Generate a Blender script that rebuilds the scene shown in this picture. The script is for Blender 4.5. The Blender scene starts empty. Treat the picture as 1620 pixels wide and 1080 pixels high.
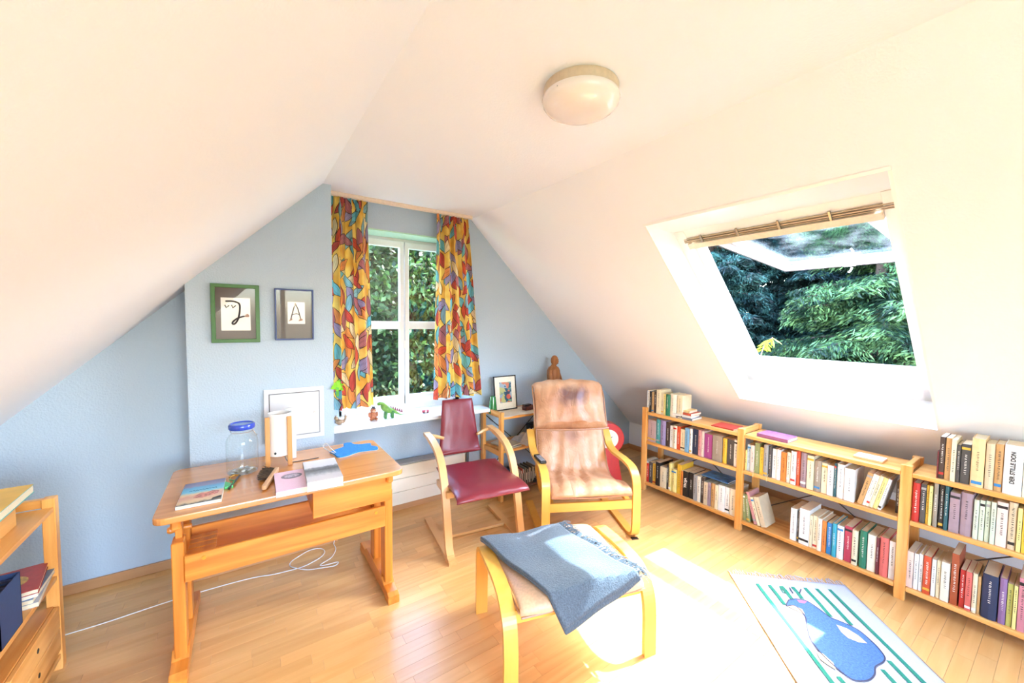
import bpy, bmesh, math, random
import numpy as np
from mathutils import Vector, Matrix
random.seed(7); rng = np.random.default_rng(7)
SC = bpy.context.scene
COL = SC.collection
R = math.radians

# ------------------------------------------------------------------ camera
cam_d = bpy.data.cameras.new('camera'); cam = bpy.data.objects.new('camera', cam_d); COL.objects.link(cam)
SC.camera = cam
YAW, PIT, ROL, FPX = 0.599493, 0.0508926, -0.0098987, 622.22
fw = Vector((math.sin(YAW)*math.cos(PIT), math.cos(YAW)*math.cos(PIT), -math.sin(PIT)))
rt = Vector((math.cos(YAW), -math.sin(YAW), 0)); dn = fw.cross(rt)
rt2 = rt*math.cos(ROL)+dn*math.sin(ROL); dn2 = -rt*math.sin(ROL)+dn*math.cos(ROL)
cam.matrix_world = Matrix(((rt2.x, -dn2.x, -fw.x, 0), (rt2.y, -dn2.y, -fw.y, 0), (rt2.z, -dn2.z, -fw.z, 1.6), (0, 0, 0, 1)))
cam_d.sensor_width = 36; cam_d.lens = FPX/1620*36; cam_d.clip_start = .02; cam_d.clip_end = 300
CAMP = Vector((0, 0, 1.6))
def project(p):
    d = Vector(p)-CAMP; z = d.dot(fw)
    if z <= .05: return None
    return 810+FPX*d.dot(rt2)/z, 540+FPX*d.dot(dn2)/z

# ------------------------------------------------------------------ world, sun, exposure
W = bpy.data.worlds.new('sky'); SC.world = W; W.use_nodes = True
nt = W.node_tree; nt.nodes.clear()
wo = nt.nodes.new('ShaderNodeOutputWorld'); bg = nt.nodes.new('ShaderNodeBackground')
sk = nt.nodes.new('ShaderNodeTexSky'); sk.sky_type = 'NISHITA'; sk.sun_disc = False
sk.sun_elevation = R(53); sk.sun_rotation = R(98); sk.air_density = 1.0; sk.dust_density = 2.5; sk.ozone_density = 1.0
hs = nt.nodes.new('ShaderNodeHueSaturation'); hs.inputs['Saturation'].default_value = 1.15
nt.links.new(sk.outputs[0], hs.inputs['Color']); nt.links.new(hs.outputs[0], bg.inputs[0]); nt.links.new(bg.outputs[0], wo.inputs[0])
bg.inputs[1].default_value = 4.4
sun_d = bpy.data.lights.new('sun', 'SUN'); sun = bpy.data.objects.new('sun', sun_d); COL.objects.link(sun)
sun.rotation_euler = Vector((-.745, .1, -1)).to_track_quat('-Z', 'Y').to_euler()
sun.location = (6, 0, 8)
sun_d.energy = 21; sun_d.angle = R(.6); sun_d.color = (.98, .97, 1.0)
def portal(loc, direction, sx, sy, name='window_daylight'):
    d = bpy.data.lights.new(name, 'AREA'); o = bpy.data.objects.new(name, d); COL.objects.link(o)
    d.shape = 'RECTANGLE'; d.size = sx; d.size_y = sy; d.cycles.is_portal = True
    o.location = loc; o.rotation_euler = Vector(direction).to_track_quat('-Z', 'Y').to_euler()
    return o
vs = SC.view_settings; SC.display_settings.display_device = 'sRGB'
vs.view_transform = 'Standard'; vs.look = 'None'; vs.gamma = 1; vs.use_curve_mapping = False; vs.exposure = 0.80

# ------------------------------------------------------------------ materials
def srgb(h):
    h = h.lstrip('#'); c = [int(h[i:i+2], 16)/255 for i in (0, 2, 4)]
    return tuple(x/12.92 if x <= .04045 else ((x+.055)/1.055)**2.4 for x in c)+(1,)
_mc = {}
def base_mat(name):
    m = bpy.data.materials.new(name); m.use_nodes = True
    return m, m.node_tree, m.node_tree.nodes['Principled BSDF']
def N(nt, typ, **kw):
    n = nt.nodes.new(typ)
    for k, v in kw.items(): setattr(n, k, v)
    return n
def plain(name, col, rough=.6, metal=0, bump=0, bscale=60, var=0, sheen=0, coat=0):
    """colour + fine procedural variation"""
    if name in _mc: return _mc[name]
    m, nt, p = base_mat(name); c = srgb(col)
    p.inputs['Roughness'].default_value = rough; p.inputs['Metallic'].default_value = metal
    if sheen: p.inputs['Sheen Weight'].default_value = sheen
    if coat: p.inputs['Coat Weight'].default_value = coat; p.inputs['Coat Roughness'].default_value = .15
    tc = N(nt, 'ShaderNodeTexCoord'); no = N(nt, 'ShaderNodeTexNoise'); no.inputs['Scale'].default_value = bscale; no.inputs['Detail'].default_value = 4
    nt.links.new(tc.outputs['Object'], no.inputs['Vector'])
    v = var or .06
    cr = N(nt, 'ShaderNodeValToRGB'); cr.color_ramp.elements[0].position = .3; cr.color_ramp.elements[1].position = .7
    cr.color_ramp.elements[0].color = tuple(x*(1-v) for x in c[:3])+(1,); cr.color_ramp.elements[1].color = tuple(min(1, x*(1+v)) for x in c[:3])+(1,)
    nt.links.new(no.outputs['Fac'], cr.inputs[0]); nt.links.new(cr.outputs[0], p.inputs['Base Color'])
    if bump:
        b = N(nt, 'ShaderNodeBump'); b.inputs['Strength'].default_value = bump; b.inputs['Distance'].default_value = .004
        nt.links.new(no.outputs['Fac'], b.inputs['Height']); nt.links.new(b.outputs[0], p.inputs['Normal'])
    _mc[name] = m; return m
def wood(name, light, dark, axis='X', scale=1.0, rough=.38, knots=True, island=False, contrast=1.0, coat=.15):
    if name in _mc: return _mc[name]
    m, nt, p = base_mat(name); L = nt.links.new
    tc = N(nt, 'ShaderNodeTexCoord'); mp = N(nt, 'ShaderNodeMapping')
    s = {'X': (1.1, 16, 16), 'Y': (16, 1.1, 16), 'Z': (16, 16, 1.1)}[axis]
    mp.inputs['Scale'].default_value = tuple(a*scale for a in s)
    L(tc.outputs['Object'], mp.inputs['Vector'])
    oi = N(nt, 'ShaderNodeObjectInfo')
    rv = N(nt, 'ShaderNodeMath', operation='MULTIPLY'); rv.inputs[1].default_value = 37.0
    src = oi.outputs['Random']
    if island:
        ge = N(nt, 'ShaderNodeNewGeometry'); ad = N(nt, 'ShaderNodeMath', operation='ADD'); fr = N(nt, 'ShaderNodeMath', operation='FRACT')
        L(oi.outputs['Random'], ad.inputs[0]); L(ge.outputs['Random Per Island'], ad.inputs[1]); L(ad.outputs[0], fr.inputs[0]); src = fr.outputs[0]
    L(src, rv.inputs[0])
    va = N(nt, 'ShaderNodeVectorMath', operation='ADD'); L(mp.outputs[0], va.inputs[0]); L(rv.outputs[0], va.inputs[1])
    n1 = N(nt, 'ShaderNodeTexNoise'); n1.inputs['Scale'].default_value = .35; n1.inputs['Detail'].default_value = 2
    L(va.outputs[0], n1.inputs['Vector'])
    n2 = N(nt, 'ShaderNodeTexNoise'); n2.inputs['Scale'].default_value = 3.0; n2.inputs['Detail'].default_value = 6; n2.inputs['Roughness'].default_value = .65
    L(va.outputs[0], n2.inputs['Vector'])
    # growth rings: sine of the low noise
    mu = N(nt, 'ShaderNodeMath', operation='MULTIPLY'); mu.inputs[1].default_value = 42.0; L(n1.outputs['Fac'], mu.inputs[0])
    si = N(nt, 'ShaderNodeMath', operation='SINE'); L(mu.outputs[0], si.inputs[0])
    ma = N(nt, 'ShaderNodeMath', operation='MULTIPLY_ADD'); ma.inputs[1].default_value = .22*contrast; ma.inputs[2].default_value = .5; L(si.outputs[0], ma.inputs[0])
    mb = N(nt, 'ShaderNodeMath', operation='MULTIPLY_ADD'); mb.inputs[1].default_value = .9*contrast; mb.inputs[2].default_value = -.45*contrast; L(n2.outputs['Fac'], mb.inputs[0])
    sm = N(nt, 'ShaderNodeMath', operation='ADD', use_clamp=True); L(ma.outputs[0], sm.inputs[0]); L(mb.outputs[0], sm.inputs[1])
    cr = N(nt, 'ShaderNodeValToRGB'); cr.color_ramp.elements[0].position = .1; cr.color_ramp.elements[1].position = .85
    cr.color_ramp.elements[0].color = srgb(dark); cr.color_ramp.elements[1].color = srgb(light); L(sm.outputs[0], cr.inputs[0])
    hv = N(nt, 'ShaderNodeHueSaturation'); L(cr.outputs[0], hv.inputs['Color'])
    vm = N(nt, 'ShaderNodeMath', operation='MULTIPLY_ADD'); vm.inputs[1].default_value = .16 if island else .12; vm.inputs[2].default_value = .88 if island else .94
    L(src, vm.inputs[0]); L(vm.outputs[0], hv.inputs['Value']); L(hv.outputs[0], p.inputs['Base Color'])
    p.inputs['Roughness'].default_value = rough; p.inputs['Coat Weight'].default_value = coat; p.inputs['Coat Roughness'].default_value = .2
    b = N(nt, 'ShaderNodeBump'); b.inputs['Strength'].default_value = .12; b.inputs['Distance'].default_value = .002
    L(sm.outputs[0], b.inputs['Height']); L(b.outputs[0], p.inputs['Normal'])
    _mc[name] = m; return m
def plaster(name, col, scale=95, strength=.35):
    m, nt, p = base_mat(name); L = nt.links.new
    tc = N(nt, 'ShaderNodeTexCoord'); no = N(nt, 'ShaderNodeTexNoise'); no.inputs['Scale'].default_value = scale; no.inputs['Detail'].default_value = 3
    L(tc.outputs['Object'], no.inputs['Vector'])
    cr = N(nt, 'ShaderNodeValToRGB'); cr.color_ramp.elements[0].position = .42; cr.color_ramp.elements[1].position = .62; L(no.outputs['Fac'], cr.inputs[0])
    b = N(nt, 'ShaderNodeBump'); b.inputs['Strength'].default_value = strength; b.inputs['Distance'].default_value = .003; L(cr.outputs[0], b.inputs['Height']); L(b.outputs[0], p.inputs['Normal'])
    n2 = N(nt, 'ShaderNodeTexNoise'); n2.inputs['Scale'].default_value = 1.5; L(tc.outputs['Object'], n2.inputs['Vector'])
    c = srgb(col); mx = N(nt, 'ShaderNodeMix', data_type='RGBA'); L(n2.outputs['Fac'], mx.inputs[0])
    mx.inputs[6].default_value = tuple(x*.975 for x in c[:3])+(1,); mx.inputs[7].default_value = c
    L(mx.outputs[2], p.inputs['Base Color']); p.inputs['Roughness'].default_value = .9; p.inputs['Specular IOR Level'].default_value = .15
    return m
def glass(name, tint=(1, 1, 1), refl=1.0, dirt=0):
    """thin pane: clear transmission plus angle-dependent mirror reflection"""
    m = bpy.data.materials.new(name); m.use_nodes = True; nt = m.node_tree; nt.nodes.clear(); L = nt.links.new
    o = N(nt, 'ShaderNodeOutputMaterial'); t = N(nt, 'ShaderNodeBsdfTransparent'); g = N(nt, 'ShaderNodeBsdfGlossy'); x = N(nt, 'ShaderNodeMixShader')
    t.inputs[0].default_value = (*tint, 1); g.inputs['Roughness'].default_value = .01
    lw = N(nt, 'ShaderNodeLayerWeight'); lw.inputs['Blend'].default_value = .5; pw = N(nt, 'ShaderNodeMath', operation='POWER'); pw.inputs[1].default_value = 4.0; L(lw.outputs['Facing'], pw.inputs[0])
    mu = N(nt, 'ShaderNodeMath', operation='MULTIPLY_ADD', use_clamp=True); mu.inputs[1].default_value = .9*refl; mu.inputs[2].default_value = .06*refl; L(pw.outputs[0], mu.inputs[0])
    L(mu.outputs[0], x.inputs[0]); L(t.outputs[0], x.inputs[1]); L(g.outputs[0], x.inputs[2])
    if dirt:
        d = N(nt, 'ShaderNodeBsdfTranslucent'); d.inputs[0].default_value = (.5, .5, .5, 1); y = N(nt, 'ShaderNodeMixShader')
        tc = N(nt, 'ShaderNodeTexCoord'); no = N(nt, 'ShaderNodeTexNoise'); no.inputs['Scale'].default_value = 6; no.inputs['Detail'].default_value = 8; L(tc.outputs['Object'], no.inputs['Vector'])
        r = N(nt, 'ShaderNodeMapRange'); r.inputs[1].default_value = .45; r.inputs[2].default_value = .8; r.inputs[3].default_value = 0; r.inputs[4].default_value = dirt; L(no.outputs['Fac'], r.inputs[0])
        L(r.outputs[0], y.inputs[0]); L(x.outputs[0], y.inputs[1]); L(d.outputs[0], y.inputs[2]); L(y.outputs[0], o.inputs[0])
    else: L(x.outputs[0], o.inputs[0])
    return m

PINE = ('#F2B568', '#D98A38')
pineX = wood('pine_x', *PINE, 'X'); pineY = wood('pine_y', *PINE, 'Y'); pineZ = wood('pine_z', *PINE, 'Z')
dpX = wood('desk_pine_x', '#E8943A', '#C56A1A', 'X'); dpY = wood('desk_pine_y', '#E8943A', '#C56A1A', 'Y'); dpZ = wood('desk_pine_z', '#E8943A', '#C56A1A', 'Z')
deskTop = wood('desk_top_varnish', '#DC9650', '#C27A3A', 'X', scale=.8, rough=.2, coat=.6, contrast=.7)
birchY = wood('birch_y', '#EEB552', '#E29F3A', 'Y', contrast=.45); birchZ = wood('birch_z', '#EEB552', '#E29F3A', 'Z', contrast=.45); birchX = wood('birch_x', '#EEB552', '#E29F3A', 'X', contrast=.45)
beechY = wood('beech_y', '#E9B679', '#DDA25F', 'Y', contrast=.4); beechZ = wood('beech_z', '#E9B679', '#DDA25F', 'Z', contrast=.4); beechX = wood('beech_x', '#E9B679', '#DDA25F', 'X', contrast=.4)
floorM = wood('oak_strip', '#EAB877', '#D69A55', 'X', scale=1.0, rough=.34, island=True, contrast=.6, coat=.25)
skirtX = wood('skirting_wood_x', '#C99668', '#B07C4E', 'X', contrast=.4); skirtY = wood('skirting_wood_y', '#C99668', '#B07C4E', 'Y', contrast=.4)
darkwood = wood('dark_shelf_wood', '#7A4528', '#54301C', 'X', contrast=.5)
carved = wood('carved_wood', '#B5743F', '#8A4F26', 'Z', scale=2.2, rough=.55, contrast=.8, coat=0)
wallBlue = plaster('plaster_pale_blue', '#B9C8D6'); wallWhite = plaster('plaster_warm_white', '#F6F3F5', 95, .15); ceilM = plaster('plaster_ceiling', '#F5F6FC', 95, .12)
white = plain('white_lacquer', '#F4F2EE', .35, var=.01, coat=.2); whiteFrame = plain('window_white_paint', '#F6F5F3', .4, var=.02)
blackM = plain('black_plastic', '#1C1B1C', .4); metal = plain('grey_metal', '#9A9893', .3, 1); chrome = plain('chrome', '#D8D8D8', .12, 1)
pageM = plain('book_pages', '#E9D8B8', .9, bump=.4, bscale=300); redM = plain('red_lacquer', '#C8201C', .3, coat=.4)
paneM = glass('window_glass', (.97, 1, .98)); sashGlass = glass('sash_glass', (.72, .84, .88), 1.3, .08); picPane = glass('picture_glass', (1, 1, 1), .22)

# ------------------------------------------------------------------ builders
class MB:
    def __init__(s): s.bm = bmesh.new()
    def box(s, x0, x1, y0, y1, z0, z1, bev=0, M=None, seg=1):
        vs_ = [s.bm.verts.new((x, y, z)) for x in (x0, x1) for y in (y0, y1) for z in (z0, z1)]
        F = [(0, 1, 3, 2), (4, 6, 7, 5), (0, 4, 5, 1), (2, 3, 7, 6), (0, 2, 6, 4), (1, 5, 7, 3)]
        fs = [s.bm.faces.new([vs_[i] for i in f]) for f in F]
        out = vs_
        if bev:
            es = list({e for f in fs for e in f.edges})
            r = bmesh.ops.bevel(s.bm, geom=es, offset=bev, segments=seg, affect='EDGES', profile=.6)
            out = list({v for f in r['faces'] for v in f.verts} | {v for v in vs_ if v.is_valid})
        if M is not None:
            for v in out: v.co = M @ v.co
        return s
    def prism(s, pts, h0, h1, axis='Z', bev=0):
        """polygon extruded; axis Z: pts (x,y); X: pts (y,z); Y: pts (x,z)"""
        def P(a, b, h): return {'Z': (a, b, h), 'X': (h, a, b), 'Y': (a, h, b)}[axis]
        A = [s.bm.verts.new(P(a, b, h0)) for a, b in pts]; B = [s.bm.verts.new(P(a, b, h1)) for a, b in pts]
        n = len(pts); fs = [s.bm.faces.new(A[::-1]), s.bm.faces.new(B)]
        for i in range(n): fs.append(s.bm.faces.new((A[i], A[(i+1) % n], B[(i+1) % n], B[i])))
        bmesh.ops.recalc_face_normals(s.bm, faces=fs)
        if bev:
            es = [e for f in fs[:2] for e in f.edges]
            bmesh.ops.bevel(s.bm, geom=es, offset=bev, segments=2, affect='EDGES', profile=.6)
        return s
    def lathe(s, prof, n=24, c=(0, 0), axis='Z'):
        rings = []
        for r, z in prof:
            ring = []
            for i in range(n):
                a = 2*math.pi*i/n; p = (c[0]+r*math.cos(a), c[1]+r*math.sin(a), z)
                if axis == 'X': p = (z, c[0]+r*math.cos(a), c[1]+r*math.sin(a))
                if axis == 'Y': p = (c[0]+r*math.cos(a), z, c[1]+r*math.sin(a))
                ring.append(s.bm.verts.new(p))
            rings.append(ring)
        fs = []
        for a, b in zip(rings, rings[1:]):
            for i in range(n): fs.append(s.bm.faces.new((a[i], a[(i+1) % n], b[(i+1) % n], b[i])))
        fs.append(s.bm.faces.new(rings[0][::-1])); fs.append(s.bm.faces.new(rings[-1]))
        bmesh.ops.recalc_face_normals(s.bm, faces=fs); return s
    def tube(s, pts, r, n=8, closed=False):
        pts = [Vector(p) for p in pts]; rings = []; up = Vector((0, 0, 1)); L = len(pts); prev = None
        for i, p in enumerate(pts):
            a = pts[i-1] if (i or closed) else p; b = pts[(i+1) % L] if (i < L-1 or closed) else p
            t = (b-a).normalized()
            if prev is None:
                u = t.cross(up)
                if u.length < .01: u = t.cross(Vector((1, 0, 0)))
            else: u = prev-t*prev.dot(t)
            u.normalize(); prev = u; v = t.cross(u); rr = r[i] if isinstance(r, (list, tuple)) else r
            rings.append([s.bm.verts.new(p+u*rr*math.cos(2*math.pi*k/n)+v*rr*math.sin(2*math.pi*k/n)) for k in range(n)])
        fs = []
        prs = list(zip(rings, rings[1:]))+([(rings[-1], rings[0])] if closed else [])
        for a, b in prs:
            for i in range(n): fs.append(s.bm.faces.new((a[i], a[(i+1) % n], b[(i+1) % n], b[i])))
        if not closed: fs.append(s.bm.faces.new(rings[0][::-1])); fs.append(s.bm.faces.new(rings[-1]))
        bmesh.ops.recalc_face_normals(s.bm, faces=fs); return s
    def ball(s, c, r, seg=14, sq=(1, 1, 1)):
        g = bmesh.ops.create_uvsphere(s.bm, u_segments=seg, v_segments=max(6, seg//2+1), radius=r)
        for v in g['verts']: v.co = Vector((v.co.x*sq[0], v.co.y*sq[1], v.co.z*sq[2]))+Vector(c)
        return s
    def strip(s, prof, x0, x1, th, smooth=5, bev=.003):
        """bent-wood band: centre line prof (y,z), width x0..x1, thickness th"""
        P = crv(prof, smooth); n = len(P); inn = []; out = []
        for i, (y, z) in enumerate(P):
            a = P[max(i-1, 0)]; b = P[min(i+1, n-1)]; t = Vector((b[0]-a[0], b[1]-a[1])).normalized(); nn = Vector((-t.y, t.x))
            h = th[i*(len(th)-1)//(n-1)]/2 if isinstance(th, list) else th/2
            out.append((y+nn.x*h, z+nn.y*h)); inn.append((y-nn.x*h, z-nn.y*h))
        V = []
        for (a, b), (c, d) in zip(out, inn):
            V.append([s.bm.verts.new(q) for q in ((x0, a, b), (x1, a, b), (x1, c, d), (x0, c, d))])
        fs = []
        for A, B in zip(V, V[1:]):
            for i in range(4): fs.append(s.bm.faces.new((A[i], A[(i+1) % 4], B[(i+1) % 4], B[i])))
        fs.append(s.bm.faces.new(V[0][::-1])); fs.append(s.bm.faces.new(V[-1]))
        bmesh.ops.recalc_face_normals(s.bm, faces=fs); return s
    def grid(s, fn, nu, nv, uvf=None):
        V = [[s.bm.verts.new(fn(i/nu, j/nv)) for i in range(nu+1)] for j in range(nv+1)]
        lay = s.bm.loops.layers.uv.verify() if uvf else None
        for j in range(nv):
            for i in range(nu):
                f = s.bm.faces.new((V[j][i], V[j][i+1], V[j+1][i+1], V[j+1][i])); f.smooth = True
                if uvf:
                    for l, (a, b) in zip(f.loops, ((i, j), (i+1, j), (i+1, j+1), (i, j+1))): l[lay].uv = uvf(a/nu, b/nv)
        return s
    def build(s, name, mat, parent=None, smooth=False, loc=None, rot=None):
        me = bpy.data.meshes.new(name); s.bm.to_mesh(me); s.bm.free()
        if mat: me.materials.append(mat)
        if smooth:
            me.polygons.foreach_set('use_smooth', [True]*len(me.polygons))
            try: me.set_sharp_from_angle(angle=R(40))
            except Exception: pass
        o = bpy.data.objects.new(name, me); COL.objects.link(o)
        if parent: o.parent = parent
        if loc: o.location = loc
        if rot: o.rotation_euler = rot
        return o
def crv(pts, k=6):
    if k <= 1: return [tuple(p) for p in pts]
    P = [Vector(p) for p in pts]; out = []
    for i in range(len(P)-1):
        p0 = P[max(i-1, 0)]; p1 = P[i]; p2 = P[i+1]; p3 = P[min(i+2, len(P)-1)]
        for j in range(k):
            t = j/k; out.append(tuple(.5*((2*p1)+(p2-p0)*t+(2*p0-5*p1+4*p2-p3)*t*t+(3*p1-p0-3*p2+p3)*t**3)))
    out.append(tuple(P[-1])); return out
def pad(prof, wfn, th, nu=22, ks=7, bulge=.5, wr=0, seed=0, flat_top=False):
    """closed cushion swept along prof (y,z); wfn(s)->(x0,x1)"""
    P = crv(prof, ks); n = len(P); m = MB(); rr = random.Random(seed); ph = [(rr.uniform(4, 13), rr.uniform(-14, 14), rr.uniform(0, 6)) for _ in range(6)]
    top = []; bot = []
    for i, (y, z) in enumerate(P):
        s_ = i/(n-1); a = P[max(i-1, 0)]; b = P[min(i+1, n-1)]; t = Vector((b[0]-a[0], b[1]-a[1])).normalized(); nn = Vector((-t.y, t.x))
        x0, x1 = wfn(s_); es = max(0, 1-abs(2*s_-1)**7)**.5; rt_ = []; rb_ = []
        for j in range(nu+1):
            u = -math.cos(math.pi*j/nu)  # denser near the edges
            e = max(0, 1-abs(u)**5)**.5*es; e = max(e, .02); x = x0+(x1-x0)*(u+1)/2
            w = wr*e*sum(math.sin(f*u*1.6+g*s_+h) for f, g, h in ph)/6
            h = th/2*e
            h2 = th/2*e*(1+bulge*(1-u*u)*.5)+w
            rt_.append(m.bm.verts.new((x, y+nn.x*h2, z+nn.y*h2))); rb_.append(m.bm.verts.new((x, y-nn.x*h, z-nn.y*h)))
        top.append(rt_); bot.append(rb_)
    fs = []
    for i in range(n-1):
        for j in range(nu):
            fs.append(m.bm.faces.new((top[i][j], top[i][j+1], top[i+1][j+1], top[i+1][j]))); fs.append(m.bm.faces.new((bot[i][j], bot[i+1][j], bot[i+1][j+1], bot[i][j+1])))
        fs.append(m.bm.faces.new((top[i][0], top[i+1][0], bot[i+1][0], bot[i][0]))); fs.append(m.bm.faces.new((top[i][nu], bot[i][nu], bot[i+1][nu], top[i+1][nu])))
    for j in range(nu):
        fs.append(m.bm.faces.new((top[0][j], bot[0][j], bot[0][j+1], top[0][j+1]))); fs.append(m.bm.faces.new((top[-1][j], top[-1][j+1], bot[-1][j+1], bot[-1][j])))
    bmesh.ops.recalc_face_normals(m.bm, faces=fs); return m
def tag(o, label=None, cat=None, group=None, kind=None):
    if label: o['label'] = label
    if cat: o['category'] = cat
    if group: o['group'] = group
    if kind: o['kind'] = kind
    return o
def thing(name, label, cat, loc=(0, 0, 0), rz=0, group=None, kind=None):
    o = bpy.data.objects.new(name, None); COL.objects.link(o); o.location = loc; o.rotation_euler = (0, 0, rz); o.empty_display_size = .1
    return tag(o, label, cat, group, kind)
def struct(o): o['kind'] = 'structure'; return o
def text(name, s, size, mat, parent, loc, rot, th=.0004):
    cu = bpy.data.curves.new('lettering', 'FONT'); cu.body = s; cu.size = size; cu.align_x = 'CENTER'; cu.align_y = 'CENTER'; cu.extrude = th; cu.offset = size*.035
    t = bpy.data.objects.new('lettering_tmp', cu); COL.objects.link(t)
    dg = bpy.context.evaluated_depsgraph_get(); me = bpy.data.meshes.new_from_object(t.evaluated_get(dg)); bpy.data.objects.remove(t); bpy.data.curves.remove(cu)
    me.materials.clear(); me.materials.append(mat); o = bpy.data.objects.new(name, me); COL.objects.link(o); o.parent = parent; o.location = loc; o.rotation_euler = rot
    return o
def quads_mesh(name, C, A, B, mat, parent=None):
    """many flat leaves: centre C, half-axes A and B (N,3) as kite quads"""
    n = len(C); V = np.empty((n, 4, 3), np.float32)
    V[:, 0] = C-A; V[:, 1] = C+B-A*.15; V[:, 2] = C+A; V[:, 3] = C-B-A*.15
    me = bpy.data.meshes.new(name); me.vertices.add(n*4); me.vertices.foreach_set('co', V.ravel())
    me.loops.add(n*4); me.loops.foreach_set('vertex_index', np.arange(n*4, dtype=np.int32))
    me.polygons.add(n); me.polygons.foreach_set('loop_start', np.arange(0, n*4, 4, dtype=np.int32)); me.polygons.foreach_set('loop_total', np.full(n, 4, np.int32))
    me.update(); me.validate(); me.materials.append(mat)
    o = bpy.data.objects.new(name, me); COL.objects.link(o)
    if parent: o.parent = parent
    return o

# ================================================================== SETTING
XL, XR, YF, YB, ZC = -1.5, 4.05, -2.2, 3.25, 2.53
def zl(x): return 2.072+.975*x
def zr(x): return ZC-.955*(x-1.75)
XCL = (ZC-2.072)/.975
EN = Vector((.691, 0, .723)); ES = Vector((.723, 0, -.691))
# floor: oak strip parquet, every strip its own piece
floor = struct(MB().box(XL-.2, XR+.2, YF-.2, YB+.4, -.16, -.0125).build('floor', plain('screed_dark_joint', '#B58350', .9)))
SW = .064; strips = []
y = YF
while y < YB+.1:
    x = XL-rng.uniform(0, .5)
    while x < XR:
        Ls = float(rng.choice([.31, .42, .53])); 
        if x+Ls > XL: strips.append((x, y, Ls))
        x += Ls
    y += SW
meshes = {}
for Ls in (.31, .42, .53):
    g = .0003; b = .0004
    bmx = bmesh.new(); lo = [bmx.verts.new(p) for p in ((g, g, -.012), (Ls-g, g, -.012), (Ls-g, SW-g, -.012), (g, SW-g, -.012))]
    mi = [bmx.verts.new(p) for p in ((g, g, -b), (Ls-g, g, -b), (Ls-g, SW-g, -b), (g, SW-g, -b))]
    to = [bmx.verts.new(p) for p in ((g+b, g+b, 0), (Ls-g-b, g+b, 0), (Ls-g-b, SW-g-b, 0), (g+b, SW-g-b, 0))]
    for A, B in ((lo, mi), (mi, to)):
        for i in range(4): bmx.faces.new((A[i], A[(i+1) % 4], B[(i+1) % 4], B[i]))
    bmx.faces.new(to); me = bpy.data.meshes.new('plank'); bmx.to_mesh(me); bmx.free(); me.materials.append(floorM); meshes[Ls] = me
def vis(s):
    p = project((s[0]+s[2]/2, s[1]+SW/2, 0)); 
    if not p or not (-60 < p[0] < 1680 and p[1] < 1180): return 1e6
    return (s[0]+s[2]/2)**2+(s[1])**2
strips.sort(key=vis)
for (x, y, Ls) in strips[:300]:
    o = bpy.data.objects.new('plank', meshes[Ls]); COL.objects.link(o); o.parent = floor; o.location = (x, y, 0)
V = []; F = []
for (x, y, Ls) in strips[300:]:
    me = meshes[Ls]; k = len(V)
    V += [(v.co.x+x, v.co.y+y, v.co.z) for v in me.vertices]; F += [tuple(i+k for i in p.vertices) for p in me.polygons]
me = bpy.data.meshes.new('plank'); me.from_pydata(V, [], F); me.materials.append(floorM)
o = bpy.data.objects.new('plank', me); COL.objects.link(o); o.parent = floor; o['kind'] = 'stuff'

# gable wall with window opening
WX0, WX1, WZ0, WZ1 = .60, 1.74, .79, 2.33
m = MB()
m.prism([(XL-.2, -.1), (WX0, -.1), (WX0, ZC+.1), (XCL, ZC+.1), (XL-.2, zl(XL-.2)+.1)], YB, YB+.35, 'Y')
m.prism([(WX1, -.1), (XR+.2, -.1), (XR+.2, zr(XR+.2)+.1), (1.75, ZC+.1), (WX1, ZC+.1)], YB, YB+.35, 'Y')
m.box(WX0, WX1, YB, YB+.35, WZ1, ZC+.1); m.box(WX0, WX1, YB+.1, YB+.35, -.1, WZ0-.03)
struct(m.build('wall_back', wallBlue))
# chimney breast
struct(MB().prism([(-.28, -.05), (.52, -.05), (.52, ZC+.02), (XCL, ZC+.02), (-.28, zl(-.28)+.02)], 3.0, YB+.02, 'Y').build('wall_chimney', wallBlue))
struct(MB().prism([(XL-.3, zl(XL-.3)), (XCL, ZC), (XCL-.1, ZC+.25), (XL-.4, zl(XL-.4)+.3)], YF-.2, YB+.35, 'Y').build('wall_left_slope', ceilM))
struct(MB().box(XL-.2, XL, YF-.2, YB+.3, -.1, zl(XL)+.02).build('wall_left', wallBlue))
struct(MB().box(XCL-.1, 1.76, YF-.2, YB+.35, ZC, ZC+.2).build('ceiling', ceilM))
struct(MB().box(XR, XR+.2, YF-.2, YB+.3, -.1, zr(XR)+.03).build('wall_right', wallWhite))
# right roof slope, pierced by the roof window
def sp(x, n=0): return (x+EN.x*n, zr(x)+EN.z*n)
OX0, OX1, OY0, OY1, TH = 2.08, 3.377, .46, 1.605, .225
full = [sp(1.75), sp(XR+.1), sp(XR+.1, TH), sp(1.75, TH)]
m = MB(); m.prism(full, YF-.2, OY0, 'Y'); m.prism(full, OY1, YB+.35, 'Y')
m.prism([sp(1.75), sp(OX0), (2.407, 2.215), (2.407, 2.215+.01), sp(2.235-.155, TH) , sp(1.75, TH)], OY0, OY1, 'Y')
m.prism([sp(OX1), sp(XR+.1), sp(XR+.1, TH), sp(OX1, TH)], OY0, OY1, 'Y')
struct(m.build('wall_right_slope', wallWhite))
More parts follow.
